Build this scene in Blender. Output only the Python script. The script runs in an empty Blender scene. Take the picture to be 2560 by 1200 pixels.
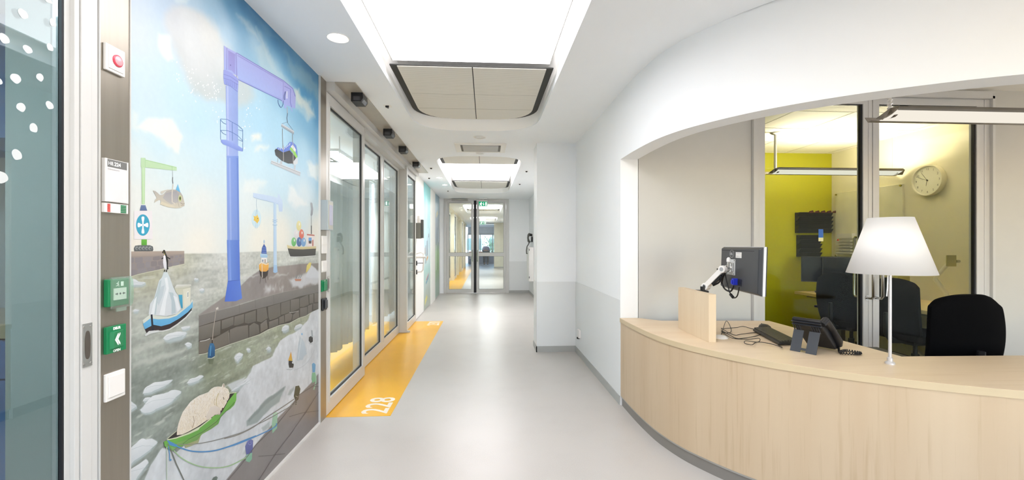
import bpy, bmesh, math, random
import numpy as np
from mathutils import Vector, Matrix
from mathutils.geometry import tessellate_polygon
PI = math.pi
C = bpy.context.scene.collection
# ---------------------------------------------------------------- survey helpers
# the place was measured from the photograph: eye height 1.35 m, focal length 1090 px
FOC = 1090.0; PSI = math.atan(65/1090); EYE = 1.35
def _ray(u, v):
    a = (u-1280)/FOC; b = (612-v)/FOC
    return (a*math.cos(PSI)+math.sin(PSI), -a*math.sin(PSI)+math.cos(PSI), b)
def onX(u, v, x):
    r = _ray(u, v); t = x/r[0]; return (x, r[1]*t, EYE+r[2]*t)
def onY(u, v, y):
    r = _ray(u, v); t = y/r[1]; return (r[0]*t, y, EYE+r[2]*t)
def onZ(u, v, z):
    r = _ray(u, v); t = (z-EYE)/r[2]; return (r[0]*t, r[1]*t, z)
# ---------------------------------------------------------------- colours and materials
def lin(c):
    return c/12.92 if c <= 0.04045 else ((c+0.055)/1.055)**2.4
def hexc(h, k=1.0):
    return tuple(lin(int(h[i:i+2], 16)/255)*k for i in (0, 2, 4))
MATS = {}
def mat(name, h, rough=0.5, metal=0.0, var=0.04, scale=6.0, bump=0.0, spec=0.5, stretch=(1, 1, 1), k=1.0, coat=0.0):
    if name in MATS: return MATS[name]
    m = bpy.data.materials.new(name); m.use_nodes = True
    nt = m.node_tree; N = nt.nodes; L = nt.links
    b = N['Principled BSDF']
    b.inputs['Roughness'].default_value = rough
    b.inputs['Metallic'].default_value = metal
    b.inputs['Specular IOR Level'].default_value = spec
    b.inputs['Coat Weight'].default_value = coat
    tc = N.new('ShaderNodeTexCoord'); mp = N.new('ShaderNodeMapping')
    mp.inputs['Scale'].default_value = stretch
    nz = N.new('ShaderNodeTexNoise'); nz.inputs['Scale'].default_value = scale; nz.inputs['Detail'].default_value = 4
    L.new(tc.outputs['Object'], mp.inputs['Vector']); L.new(mp.outputs['Vector'], nz.inputs['Vector'])
    rp = N.new('ShaderNodeValToRGB')
    c = hexc(h, k)
    rp.color_ramp.elements[0].position = 0.3; rp.color_ramp.elements[1].position = 0.7
    rp.color_ramp.elements[0].color = tuple(max(0, x*(1-var)) for x in c)+(1,)
    rp.color_ramp.elements[1].color = tuple(min(1, x*(1+var)) for x in c)+(1,)
    L.new(nz.outputs['Fac'], rp.inputs['Fac']); L.new(rp.outputs['Color'], b.inputs['Base Color'])
    if bump:
        bp = N.new('ShaderNodeBump'); bp.inputs['Strength'].default_value = bump; bp.inputs['Distance'].default_value = 0.002
        L.new(nz.outputs['Fac'], bp.inputs['Height']); L.new(bp.outputs['Normal'], b.inputs['Normal'])
    MATS[name] = m; return m
def emit(name, h, strength):
    if name in MATS: return MATS[name]
    m = bpy.data.materials.new(name); m.use_nodes = True; nt = m.node_tree
    nt.nodes.remove(nt.nodes['Principled BSDF'])
    e = nt.nodes.new('ShaderNodeEmission'); e.inputs['Color'].default_value = hexc(h)+(1,); e.inputs['Strength'].default_value = strength
    nt.links.new(e.outputs[0], nt.nodes['Material Output'].inputs['Surface'])
    MATS[name] = m; return m
def glass(name, tint='ffffff', refl=1.0, haze=0.0, hazecol='ffffff'):
    if name in MATS: return MATS[name]
    m = bpy.data.materials.new(name); m.use_nodes = True; nt = m.node_tree; N = nt.nodes; L = nt.links
    N.remove(N['Principled BSDF'])
    tr = N.new('ShaderNodeBsdfTransparent'); tr.inputs['Color'].default_value = hexc(tint)+(1,)
    gl = N.new('ShaderNodeBsdfGlossy'); gl.inputs['Roughness'].default_value = 0.0
    gl.inputs['Color'].default_value = (0.95, 0.97, 0.97, 1)
    lw = N.new('ShaderNodeLayerWeight'); lw.inputs['Blend'].default_value = 0.5
    pw = N.new('ShaderNodeMath'); pw.operation = 'POWER'; pw.inputs[1].default_value = 5
    ml = N.new('ShaderNodeMath'); ml.operation = 'MULTIPLY_ADD'; ml.inputs[1].default_value = 0.95*refl; ml.inputs[2].default_value = 0.045*refl
    mx = N.new('ShaderNodeMixShader')
    L.new(lw.outputs['Facing'], pw.inputs[0]); L.new(pw.outputs[0], ml.inputs[0]); L.new(ml.outputs[0], mx.inputs[0])
    src = tr.outputs[0]
    if haze:
        df = N.new('ShaderNodeBsdfDiffuse'); df.inputs['Color'].default_value = hexc(hazecol)+(1,)
        m2 = N.new('ShaderNodeMixShader'); m2.inputs[0].default_value = haze
        L.new(tr.outputs[0], m2.inputs[1]); L.new(df.outputs[0], m2.inputs[2]); src = m2.outputs[0]
    L.new(src, mx.inputs[1]); L.new(gl.outputs[0], mx.inputs[2])
    L.new(mx.outputs[0], N['Material Output'].inputs['Surface'])
    MATS[name] = m; return m
def wood(name, h1, h2, dark, grain=(26, 26, 1.1), rough=0.45):
    if name in MATS: return MATS[name]
    m = bpy.data.materials.new(name); m.use_nodes = True; nt = m.node_tree; N = nt.nodes; L = nt.links
    b = N['Principled BSDF']; b.inputs['Roughness'].default_value = rough; b.inputs['Specular IOR Level'].default_value = 0.35
    tc = N.new('ShaderNodeTexCoord')
    def nz(sc, s, det=4):
        mp = N.new('ShaderNodeMapping'); mp.inputs['Scale'].default_value = sc
        n = N.new('ShaderNodeTexNoise'); n.inputs['Scale'].default_value = s; n.inputs['Detail'].default_value = det
        L.new(tc.outputs['Object'], mp.inputs['Vector']); L.new(mp.outputs['Vector'], n.inputs['Vector']); return n.outputs['Fac']
    a = nz(tuple(g*0.35 for g in grain), 1.0, 5); c = nz(tuple(g*2.4 for g in grain), 1.0, 3)
    r1 = N.new('ShaderNodeValToRGB'); r1.color_ramp.elements[0].position = .32; r1.color_ramp.elements[1].position = .68
    r1.color_ramp.elements[0].color = hexc(h1)+(1,); r1.color_ramp.elements[1].color = hexc(h2)+(1,)
    r2 = N.new('ShaderNodeValToRGB'); r2.color_ramp.elements[0].position = .56; r2.color_ramp.elements[1].position = .78
    r2.color_ramp.elements[0].color = (0, 0, 0, 1); r2.color_ramp.elements[1].color = (.55, .55, .55, 1)
    mx = N.new('ShaderNodeMixRGB'); mx.inputs['Color2'].default_value = hexc(dark)+(1,)
    L.new(a, r1.inputs[0]); L.new(c, r2.inputs[0]); L.new(r2.outputs[0], mx.inputs['Fac']); L.new(r1.outputs[0], mx.inputs['Color1'])
    L.new(mx.outputs[0], b.inputs['Base Color'])
    MATS[name] = m; return m
# ---------------------------------------------------------------- mesh builder
class MB:
    def __init__(s): s.v = []; s.f = []; s.m = []; s.sm = []
    def add(s, vs, fs, mi=0, smooth=False):
        o = len(s.v); s.v += [tuple(x) for x in vs]
        for f in fs: s.f.append(tuple(i+o for i in f)); s.m.append(mi); s.sm.append(smooth)
        return s
    def box(s, a, b, mi=0):
        x0, x1 = sorted((a[0], b[0])); y0, y1 = sorted((a[1], b[1])); z0, z1 = sorted((a[2], b[2]))
        return s.add([(x0,y0,z0),(x1,y0,z0),(x1,y1,z0),(x0,y1,z0),(x0,y0,z1),(x1,y0,z1),(x1,y1,z1),(x0,y1,z1)],
                     [(0,3,2,1),(4,5,6,7),(0,1,5,4),(1,2,6,5),(2,3,7,6),(3,0,4,7)], mi)
    def quad(s, a, b, c, d, mi=0): return s.add([a, b, c, d], [(0, 1, 2, 3)], mi)
    def prism(s, poly, lo, hi, ax='z', mi=0, holes=(), smooth=False):
        """extrude a 2D outline along an axis; holes are further outlines"""
        def P(p, h):
            if ax == 'z': return (p[0], p[1], h)
            if ax == 'y': return (p[0], h, p[1])
            return (h, p[0], p[1])
        loops = [list(poly)]+[list(h) for h in holes]
        flat = [p for l in loops for p in l]
        tri = tessellate_polygon([[Vector((p[0], p[1], 0)) for p in l] for l in loops])
        n = len(flat)
        vs = [P(p, lo) for p in flat]+[P(p, hi) for p in flat]
        fs = [tuple(t) for t in tri]+[tuple(i+n for i in reversed(t)) for t in tri]
        s.add(vs, fs, mi, False)
        o = 0
        for l in loops:
            k = len(l); vv = [P(p, lo) for p in l]+[P(p, hi) for p in l]
            s.add(vv, [(i, (i+1) % k, (i+1) % k+k, i+k) for i in range(k)], mi, smooth); o += k
        return s
    def tube(s, pts, r, n=8, mi=0, closed=False, caps=True):
        pts = [Vector(p) for p in pts]; k = len(pts); rr = r if isinstance(r, (list, tuple)) else [r]*k
        ups = None; rings = []
        for i, p in enumerate(pts):
            if closed: t = pts[(i+1) % k]-pts[i-1]
            else: t = pts[min(i+1, k-1)]-pts[max(i-1, 0)]
            if t.length < 1e-9: t = Vector((0, 0, 1))
            t.normalize()
            if ups is None:
                ups = Vector((0, 0, 1)) if abs(t.z) < .9 else Vector((1, 0, 0))
            ups = (ups-t*ups.dot(t)); 
            if ups.length < 1e-6: ups = Vector((1, 0, 0))-t*t.x
            ups.normalize(); w = t.cross(ups)
            rings.append([p+(ups*math.cos(2*PI*j/n)+w*math.sin(2*PI*j/n))*rr[i] for j in range(n)])
        vs = [q for ring in rings for q in ring]; fs = []
        for i in range(k if closed else k-1):
            a = i*n; b = ((i+1) % k)*n
            for j in range(n): fs.append((a+j, a+(j+1) % n, b+(j+1) % n, b+j))
        if caps and not closed: fs += [tuple(range(n-1, -1, -1)), tuple((k-1)*n+j for j in range(n))]
        return s.add(vs, fs, mi, True)
    def lathe(s, prof, c=(0, 0, 0), n=32, ax='z', mi=0, smooth=True, caps=False):
        vs = []; fs = []
        for (r, h) in prof:
            for j in range(n):
                a = 2*PI*j/n; p = (r*math.cos(a), r*math.sin(a), h)
                if ax == 'x': p = (p[2], p[0], p[1])
                elif ax == 'y': p = (p[0], p[2], p[1])
                vs.append((p[0]+c[0], p[1]+c[1], p[2]+c[2]))
        for i in range(len(prof)-1):
            for j in range(n): fs.append((i*n+j, i*n+(j+1) % n, (i+1)*n+(j+1) % n, (i+1)*n+j))
        if caps: fs += [tuple(range(n)), tuple((len(prof)-1)*n+j for j in range(n))]
        return s.add(vs, fs, mi, smooth)
    def text(s, body, size, org, xd, yd, mi=0, depth=0.0, bold=0.0, align='LEFT', sx=1.0):
        cu = bpy.data.curves.new('t', 'FONT'); cu.body = body; cu.size = size; cu.align_x = align; cu.offset = bold; cu.resolution_u = 3
        ob = bpy.data.objects.new('t', cu); C.objects.link(ob)
        dg = bpy.context.evaluated_depsgraph_get(); me = bpy.data.meshes.new_from_object(ob.evaluated_get(dg))
        o = Vector(org); X = Vector(xd).normalized(); Y = Vector(yd).normalized()
        s.add([o+X*(v.co.x*sx)+Y*v.co.y for v in me.vertices], [tuple(p.vertices) for p in me.polygons], mi)
        bpy.data.objects.remove(ob); bpy.data.curves.remove(cu); bpy.data.meshes.remove(me); return s
    def build(s, name, mats, parent=None, origin=None, bevel=0, sub=0, auto=None):
        me = bpy.data.meshes.new(name)
        o = Vector(origin) if origin is not None else Vector((0, 0, 0))
        root = Vector((0, 0, 0)); p = parent
        while p is not None: root += p.location; p = p.parent
        sh = o+root if parent is None else root+o
        me.from_pydata([tuple(Vector(v)-sh) for v in s.v], [], s.f)
        if not isinstance(mats, (list, tuple)): mats = [mats]
        for m in mats: me.materials.append(m)
        me.polygons.foreach_set('material_index', s.m); me.polygons.foreach_set('use_smooth', s.sm); me.update()
        bm = bmesh.new(); bm.from_mesh(me); bmesh.ops.remove_doubles(bm, verts=bm.verts, dist=1e-5)
        bmesh.ops.recalc_face_normals(bm, faces=bm.faces); bm.to_mesh(me); bm.free()
        if any(s.sm): me.set_sharp_from_angle(angle=math.radians(38))
        ob = bpy.data.objects.new(name, me); C.objects.link(ob)
        ob.location = o
        if parent is not None: ob.parent = parent
        if bevel:
            md = ob.modifiers.new('b', 'BEVEL'); md.width = bevel; md.segments = 2; md.limit_method = 'ANGLE'; md.angle_limit = math.radians(40)
        if sub:
            md = ob.modifiers.new('s', 'SUBSURF'); md.levels = sub; md.render_levels = sub
        return ob
def thing(name, label, cat, loc=(0, 0, 0), group=None, kind=None):
    o = bpy.data.objects.new(name, None); o.empty_display_size = .1; C.objects.link(o); o.location = loc
    o['label'] = label
    if cat: o['category'] = cat
    if group: o['group'] = group
    if kind: o['kind'] = kind
    return o
def tag(o, label, cat, group=None, kind=None):
    o['label'] = label; o['category'] = cat
    if group: o['group'] = group
    if kind: o['kind'] = kind
    return o
def struct(o, label=None):
    o['kind'] = 'structure'
    if label: o['label'] = label
    return o
def dup(root, loc, label=None, name=None):
    def cp(o, par):
        c = o.copy(); C.objects.link(c)
        if par is not None: c.parent = par
        for ch in o.children: cp(ch, c)
        return c
    r = cp(root, None); r.location = loc
    if label: r['label'] = label
    if name: r.name = name
    return r
# ---------------------------------------------------------------- the palette
WHITE = mat('white_paint', 'f0efea', .55, var=.012, scale=3)
WALL = mat('wall_paint', 'eff1f2', .6, var=.012, scale=2)
GUARD = mat('wall_guard', 'e0e2e2', .42, var=.01, scale=2)
CEIL = mat('ceiling_paint', 'f3f6f8', .6, var=.01, scale=2)
SKIRT = mat('grey_vinyl_skirting', 'a8a9a6', .45, var=.03)
PLINTH = mat('dark_grey_plinth', '7d7872', .4, var=.03)
FRAME = mat('white_coated_aluminium', 'cac9c6', .3, var=.01)
STEEL = mat('brushed_steel', '9d968b', .33, metal=.85, var=.05, scale=40, stretch=(1, 1, .05), bump=.05)
STEELP = mat('polished_steel', 'c9c8c5', .2, metal=1, var=.02)
BLACK = mat('black_plastic', '15161a', .4, var=.05)
RUBBER = mat('black_rubber_gasket', '0a0c14', .55, var=.05)
BFAB = mat('black_fabric', '060608', .95, var=.2, scale=300, bump=.1, spec=.1)
PLW = mat('white_plastic', 'e4e1dd', .35, var=.01)
GLASS = glass('clear_glass', 'f4f9f7')
# ================================================================ the setting
FL = bpy.data.materials.new('vinyl_floor'); FL.use_nodes = True
def _floor():
    nt = FL.node_tree; N = nt.nodes; L = nt.links; b = N['Principled BSDF']
    b.inputs['Roughness'].default_value = .32; b.inputs['Specular IOR Level'].default_value = .45
    tc = N.new('ShaderNodeTexCoord'); n1 = N.new('ShaderNodeTexNoise'); n1.inputs['Scale'].default_value = 3; n1.inputs['Detail'].default_value = 5
    n2 = N.new('ShaderNodeTexNoise'); n2.inputs['Scale'].default_value = 160
    mx = N.new('ShaderNodeMath'); mx.operation = 'ADD'
    L.new(tc.outputs['Object'], n1.inputs['Vector']); L.new(tc.outputs['Object'], n2.inputs['Vector'])
    L.new(n1.outputs['Fac'], mx.inputs[0]); L.new(n2.outputs['Fac'], mx.inputs[1])
    r = N.new('ShaderNodeValToRGB'); r.color_ramp.elements[0].position = .7; r.color_ramp.elements[1].position = 1.3
    r.color_ramp.elements[0].color = hexc('b6b1ab')+(1,); r.color_ramp.elements[1].color = hexc('bcb7b1')+(1,)
    L.new(mx.outputs[0], r.inputs[0]); L.new(r.outputs[0], b.inputs['Base Color'])
_floor()
YEL = mat('yellow_vinyl', 'e8ac10', .3, var=.03, scale=4)
H = 2.63
XL = -1.25
struct(MB().box((-5.2, -3.2, -.1), (7, 33, 0)).build('floor', FL))
fm = thing('floor_marking', 'yellow floor band numbered 228 and 230 in front of the near glass doors', 'floor marking', (-1.5, 5.6, 0))
MB().box((-2.6, 3.49, 0.0), (-.752, 7.77, .0015)).build('band', YEL, fm)
NUMB = mat('number_vinyl', 'e8ddcd', .4)
def floor_number(txt, y, par, size):
    m = MB().text(txt, size, (-.797, y, .0022), (0, 1, 0), (-1, 0, 0), bold=.004, sx=.86)
    m.build('number', NUMB, par)
floor_number('228', 3.535, fm, .295)
floor_number('230', 7.36, fm, .28)
fm2 = thing('floor_marking', 'yellow floor band along the far corridor behind the double door', 'floor marking', (-1.5, 20, 0))
MB().box((-2.0, 13.2, 0.0), (-.752, 27.5, .0015)).build('band', YEL, fm2)
# ceiling with light wells
def well_outline(y0, y1, x0=-.76, x1=.55, r0=True, r1=True):
    xc = (x0+x1)/2; pts = []
    def endcurve(yc, sgn, a0):
        # superelliptic bow, apex at yc+sgn*.42
        q = []
        for i in range(13):
            t = a0+(PI*i/12 if a0 == 0 else PI*i/12)
            cx = math.cos(t); sy = abs(math.sin(t))
            q.append((xc+(x1-x0)/2*math.copysign(abs(cx)**.62, cx), yc+sgn*.5*sy**.9))
        return q
    if r1: pts += endcurve(y1, 1, 0)
    else: pts += [(x1, y1), (x0, y1)]
    if r0: pts += [(a, b) for a, b in endcurve(y0, -1, PI)]
    else: pts += [(x0, y0), (x1, y0)]
    return pts
WELLS = [(-1.6, 4.42, False, True), (6.82, 10.35, True, True), (14.3, 17.4, True, True), (20.6, 23.4, True, True)]
hol = [well_outline(a, b, r0=c, r1=d) for a, b, c, d in WELLS]
cz = MB()
cz.prism([(-1.36, -3.2), (2.6, -3.2), (2.6, 1.45), (2.2, 1.62), (1.9, 1.8), (1.62, 2.05), (1.4, 2.34), (1.24, 2.68), (1.2, 3.0), (1.2, 5.4), (1.4, 5.6), (1.4, 31.6), (-1.36, 31.6)], H, H+.04, holes=hol)
struct(cz.build('ceiling', CEIL))
LUMS = [emit('luminous_stretch_panel_%d' % i, 'fbf8fa', s) for i, s in enumerate((2.95, 5.2, 9, 8))]
COVE = mat('cove_paint', 'f6f5f2', .5, var=.005)
TILE = mat('acoustic_tile', 'dedbd2', .6, var=.01, scale=3)
GAPM = mat('black_shadow_gap', '2b2c2a', .6)
def _tile_lines():
    nt = TILE.node_tree; N = nt.nodes; L = nt.links; b = N['Principled BSDF']
    tc = N.new('ShaderNodeTexCoord'); w = N.new('ShaderNodeTexWave'); w.bands_direction = 'Y'; w.inputs['Scale'].default_value = 16
    L.new(tc.outputs['Object'], w.inputs['Vector'])
    r = N.new('ShaderNodeValToRGB'); r.color_ramp.elements[0].color = hexc('c6c2b6')+(1,); r.color_ramp.elements[1].color = hexc('e6e3da')+(1,)
    r.color_ramp.elements[0].position = .0; r.color_ramp.elements[1].position = .35
    L.new(w.outputs['Fac'], r.inputs[0]); L.new(r.outputs[0], b.inputs['Base Color'])
_tile_lines()
def tray_shape(y0, y1, inset, apex, sgn):
    """outline of a bowed tray: straight at y0, bowed at y1"""
    x0 = -.735+inset; x1 = .525-inset; xc = (x0+x1)/2; n = 16; q = [(x1, y0)]
    for i in range(n+1):
        t = PI*i/n; cx = math.cos(t); sy = abs(math.sin(t))
        q.append((xc+(x1-x0)/2*math.copysign(abs(cx)**.55, cx), y1+sgn*apex*sy**1.05))
    q.append((x0, y0)); return q
def light_well(k, y0, y1, r0, r1, label, trays):
    t = thing('light_well', label, 'ceiling light', (-.1, (y0+y1)/2, H), group='luminous ceiling wells')
    out = well_outline(y0, y1, -.764, .554, r0=r0, r1=r1); n = len(out)
    hi = well_outline(y0+(.13 if r0 else 0), y1-(.13 if r1 else 0), -.764, .554, r0=r0, r1=r1)
    s = MB(); s.add([(a, b, H+.001) for a, b in out]+[(a, b, 2.745) for a, b in hi]+[(a, b, 2.93) for a, b in hi], [(i+k*n, (i+1) % n+k*n, (i+1) % n+n+k*n, i+n+k*n) for i in range(n) for k in (0, 1)], 0, True)
    s.prism([(-.9, y0-.62), (.7, y0-.62), (.7, y1+.62), (-.9, y1+.62)], 2.93, 2.95)
    s.build('cove', COVE, t)
    ly0, ly1 = trays[2]
    MB().box((-.70, ly0, 2.74), (.487, ly1, 2.765)).build('luminous_panel', LUMS[k], t)
    MB().box((-.706, ly0, 2.736), (-.70, ly1, 2.775)).build('panel_edge', mat('light_grey_edge', 'c9c8c4', .5), t)
    MB().box((.487, ly0, 2.736), (.493, ly1, 2.775)).build('panel_edge', mat('light_grey_edge', 'c9c8c4', .5), t)
    for tr in trays[:2]:
        if tr is None: continue
        a, b, sg = tr
        MB().prism(tray_shape(a, b, 0, .36, sg), 2.722, 2.730).build('shadow_gap', GAPM, t)
        sh = tray_shape(a, b-sg*.0, .055, .35, sg)
        for side in (-1, 1):
            # two halves split by a gap on the centre line
            hp = []
            for p in sh:
                if (p[0]+.105)*side >= .004: hp.append(p)
            xm = -.105+side*.004
            if side == 1: hp = hp+[(xm, b+sg*.35), (xm, a+sg*.010)]
            else: hp = [(xm, a+sg*.010), (xm, b+sg*.35)]+hp
            hp = [(p[0], p[1] if abs(p[1]-a) > 1e-6 else a+sg*.010) for p in hp]
            ap = MB().prism(hp, 2.716, 2.728).build('acoustic_panel', TILE, t)
            if tr[0] == 3.37:
                xa, xb = (-.10, .46) if side == 1 else (-.67, -.11)
                for yy in (3.98, 4.40): MB().box((xa, yy-.002, 2.7152), (xb, yy+.002, 2.717)).build('seam', mat('seam_grey', 'a8a498', .6), ap)
    return t
light_well(0, *WELLS[0][:2], False, True, 'large luminous ceiling panel nearest the viewer, above the mural', [(3.37, 4.41, 1), None, (-1.55, 3.33)])
light_well(1, *WELLS[1][:2], True, True, 'second luminous ceiling panel, just before the double glass door', [(7.4, 6.86, -1), (9.45, 10.28, 1), (7.42, 9.4)])
light_well(2, *WELLS[2][:2], True, True, 'luminous ceiling panel right behind the double glass door', [(14.9, 14.4, -1), (16.9, 17.3, 1), (14.95, 16.85)])
light_well(3, *WELLS[3][:2], True, True, 'farthest luminous ceiling panel in the corridor behind the door', [(21.2, 20.7, -1), (22.9, 23.3, 1), (21.25, 22.85)])
# left wall: solid piece behind the mural, and the far stretch
wl = MB()
wl.box((-1.335, 1.49, 0), (-1.285, 3.5, H))
wl.box((-1.36, 8.9, 0), (-1.27, 12.3, H))
wl.box((-1.36, -3.2, 0), (-1.25, .35, H))
struct(wl.build('wall_left', WALL))
# right wall: corridor side, following the bow of the reception desk
CURVE = [(1.135, 5.46), (1.132, 4.6), (1.13, 3.61), (1.132, 3.3), (1.145, 3.05), (1.17, 2.86), (1.225, 2.665), (1.30, 2.51), (1.385, 2.37), (1.48, 2.245), (1.58, 2.14), (1.70, 2.035), (1.83, 1.94), (2.03, 1.82), (2.26, 1.71), (2.55, 1.61), (2.9, 1.54), (3.4, 1.5), (4.2, 1.5)]
def smooth_curve(P, n=5):
    out = []
    for i in range(len(P)-1):
        p0 = P[max(i-1, 0)]; p1 = P[i]; p2 = P[i+1]; p3 = P[min(i+2, len(P)-1)]
        for j in range(n):
            t = j/n
            out.append(tuple(.5*((2*p1[k])+(-p0[k]+p2[k])*t+(2*p0[k]-5*p1[k]+4*p2[k]-p3[k])*t*t+(-p0[k]+3*p1[k]-3*p2[k]+p3[k])*t**3) for k in (0, 1)))
    out.append(P[-1]); return out
def offset(P, d):
    out = []
    for i, p in enumerate(P):
        a = P[max(i-1, 0)]; b = P[min(i+1, len(P)-1)]
        tx, ty = b[0]-a[0], b[1]-a[1]; l = math.hypot(tx, ty) or 1
        out.append((p[0]-ty/l*d, p[1]+tx/l*d))
    return out
SC = smooth_curve(CURVE)
i0 = min(range(len(SC)), key=lambda i: abs(SC[i][1]-3.61)+abs(SC[i][0]-1.13))
hd = SC[i0:]
inner = offset(hd, .145); inner[0] = (hd[0][0]+.145, 3.61)
wr = MB()
wr.prism(hd+inner[::-1], 2.07, 2.72, smooth=True)
wr.prism([(1.135, 5.46), (1.132, 4.6), (1.13, 3.61), (1.28, 3.61), (1.28, 5.46)], 0, 2.72)
wr.box((1.21, 5.46, 0), (1.36, 12.3, 2.72))
wr.box((1.21, 12.3, 0), (1.36, 31.6, 2.72))
struct(wr.build('wall_right', WALL))
struct(MB().box((.64, 5.46, 0), (1.21, 5.8, H)).build('wall_pillar', WALL))
g = MB()
g.box((.637, 5.457, .075), (1.13, 5.4601, .885))
g.add([(.6371, 5.457, .075), (.6371, 5.8, .075), (.6371, 5.8, .885), (.6371, 5.457, .885)], [(0, 1, 2, 3)])
g.box((1.1285, 3.612, .075), (1.136, 5.45, .885))
g.box((.63, 12.196, .075), (1.205, 12.2, .885))
g.box((1.206, 5.85, .075), (1.2099, 12.19, .885))
struct(g.build('trim_1', GUARD), 'pale grey wall protection panels below waist height')
b = MB()
b.box((.630, 5.450, 0), (1.135, 5.461, .075)).box((.630, 5.45, 0), (.641, 5.81, .075)).box((1.122, 3.62, 0), (1.134, 5.452, .075))
b.box((.64, 12.19, 0), (1.21, 12.2, .075)).box((1.20, 5.8, 0), (1.21, 12.2, .075)).box((1.20, 12.3, 0), (1.21, 25.4, .075))
struct(b.build('baseboard_right', SKIRT))
struct(MB().box((-1.27, 8.9, 0), (-1.262, 9.0, .07)).box((-1.285, 1.62, 0), (-1.249, 3.37, .012)).build('baseboard_left', mat('pale_skirting', 'd9d6d0', .4)))
# end wall with the double door opening
we = MB()
we.box((.63, 12.2, 0), (1.21, 12.3, H)).box((-1.27, 12.2, 0), (-1.17, 12.3, H)).box((-1.17, 12.2, 2.6), (.63, 12.3, H))
struct(we.build('wall_end', WALL))
# far corridor left wall, end
wf = MB(); wf.box((-3.2, 12.3, 0), (-1.27, 12.4, H)).box((-3.2, 12.3, 0), (-3.1, 31.6, H))
wf.box((-1.3, 31.5, 0), (1.36, 31.6, .62)).box((-1.3, 31.5, 2.12), (1.36, 31.6, H))
wf.box((-3.2, 12.3, H), (-1.3, 31.6, H+.04))
struct(wf.build('wall_far', mat('cool_grey_wall', 'd9dadb', .6)))
struct(MB().box((.47, 25.4, 0), (1.21, 25.9, H)).build('wall_far_pier', mat('beige_wall', 'dcd8c6', .6)))
struct(MB().box((.465, 25.39, 0), (1.2, 25.402, .075)).build('baseboard_far', SKIRT))
wfr = MB()
for x in (-1.3, -.42, .48, 1.2): wfr.box((x-.03, 31.47, .62), (x+.03, 31.53, 2.12))
wfr.box((-1.3, 31.47, .6), (1.2, 31.53, .66)).box((-1.3, 31.47, 2.06), (1.2, 31.53, 2.12)).box((-1.3, 31.4, 2.12), (1.2, 31.5, 2.2))
w1 = struct(wfr.build('window_1', FRAME))
MB().box((-1.28, 31.495, .64), (1.2, 31.505, 2.1)).build('glass_pane', glass('solar_glass', 'e2e6ea', refl=.6), w1)  # pane tint put in to cut the daylight coming through
# ---- closing the corridor behind the viewer and the side rooms
cb = MB(); cb.prism([(-1.36, 0), (7, 0), (7, 2.9), (-1.36, 2.9)], -3.3, -3.2, 'y', holes=[[(1.3, .7), (5.4, .7), (5.4, 2.5), (1.3, 2.5)]]); struct(cb.build('wall_back', WALL))
wbk = MB()  # unseen window added in the back wall to let fill daylight in
for x in (1.3, 2.65, 4.0, 5.36): wbk.box((x, -3.28, .7), (x+.04, -3.22, 2.5))
for a_, b_ in ((1.3, 5.4),): wbk.box((a_, -3.28, .68), (b_, -3.2, .73)).box((a_, -3.28, 2.46), (b_, -3.2, 2.5))
struct(wbk.build('window_2', FRAME))
ro = MB(); ro.box((6.4, -3.2, 0), (6.5, 3.61, 2.9)); struct(ro.build('wall_office_side', WALL))
OCE = mat('office_ceiling', 'f4efe4', .6, var=.01)
struct(MB().box((1.1, -3.2, 2.72), (6.5, 3.7, 2.76)).build('ceiling_office', OCE))
# office back wall (light grey part left of the glazing) and right part
OW = mat('office_wall', 'c6c5c0', .6, var=.01)
wb = MB()
PX0, PX1 = 2.30, 4.45
wb.box((1.285, 3.61, 0), (PX0-.03, 3.72, 2.72)).box((PX1, 3.61, 0), (6.4, 3.72, 2.72)).box((PX0-.03, 3.61, 2.63), (PX1, 3.72, 2.72))
struct(wb.build('wall_office', OW))
# yellow meeting room behind the glazing
YW = mat('yellow_green_wall', 'aeab00', .55, var=.02, scale=2)
CW = mat('cream_wall', 'e6dfc4', .6, var=.01)
struct(MB().box((1.3, 5.85, 0), (4.95, 5.95, H)).build('wall_yellow', YW))
ws = MB(); ws.box((4.85, 3.72, 0), (4.95, 5.85, H)).box((1.36, 3.72, 0), (1.4, 5.85, H)).box((4.80, 3.72, 0), (4.85, 4.19, H))
struct(ws.build('wall_cream', CW))
cy = MB(); cy.box((1.3, 3.72, H), (4.95, 5.95, H+.04)); struct(cy.build('ceiling_yellow_room', OCE))
gr = MB()
for x in (1.75, 2.35, 2.95, 3.55, 4.15, 4.75): gr.box((x-.006, 3.73, H-.003), (x+.006, 5.84, H+.001))
for y in (4.0, 4.6, 5.2, 5.8): gr.box((1.41, y-.006, H-.003), (4.84, y+.006, H+.001))
struct(gr.build('trim_2', mat('ceiling_grid', 'd5d0c2', .5)), 'thin grid lines of the suspended ceiling')
fy = MB(); fy.box((1.4, 3.74, 0), (4.84, 5.84, .003)); struct(fy.build('floor_yellow_room', mat('brown_grey_carpet', '6c6350', .9, var=.08, scale=60, bump=.2)))
struct(MB().box((4.835, 4.2, .003), (4.85, 5.85, .08)).box((1.4, 5.838, .003), (4.85, 5.85, .08)).build('baseboard_yellow_room', mat('dark_skirt', '57513f', .6)))
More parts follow.
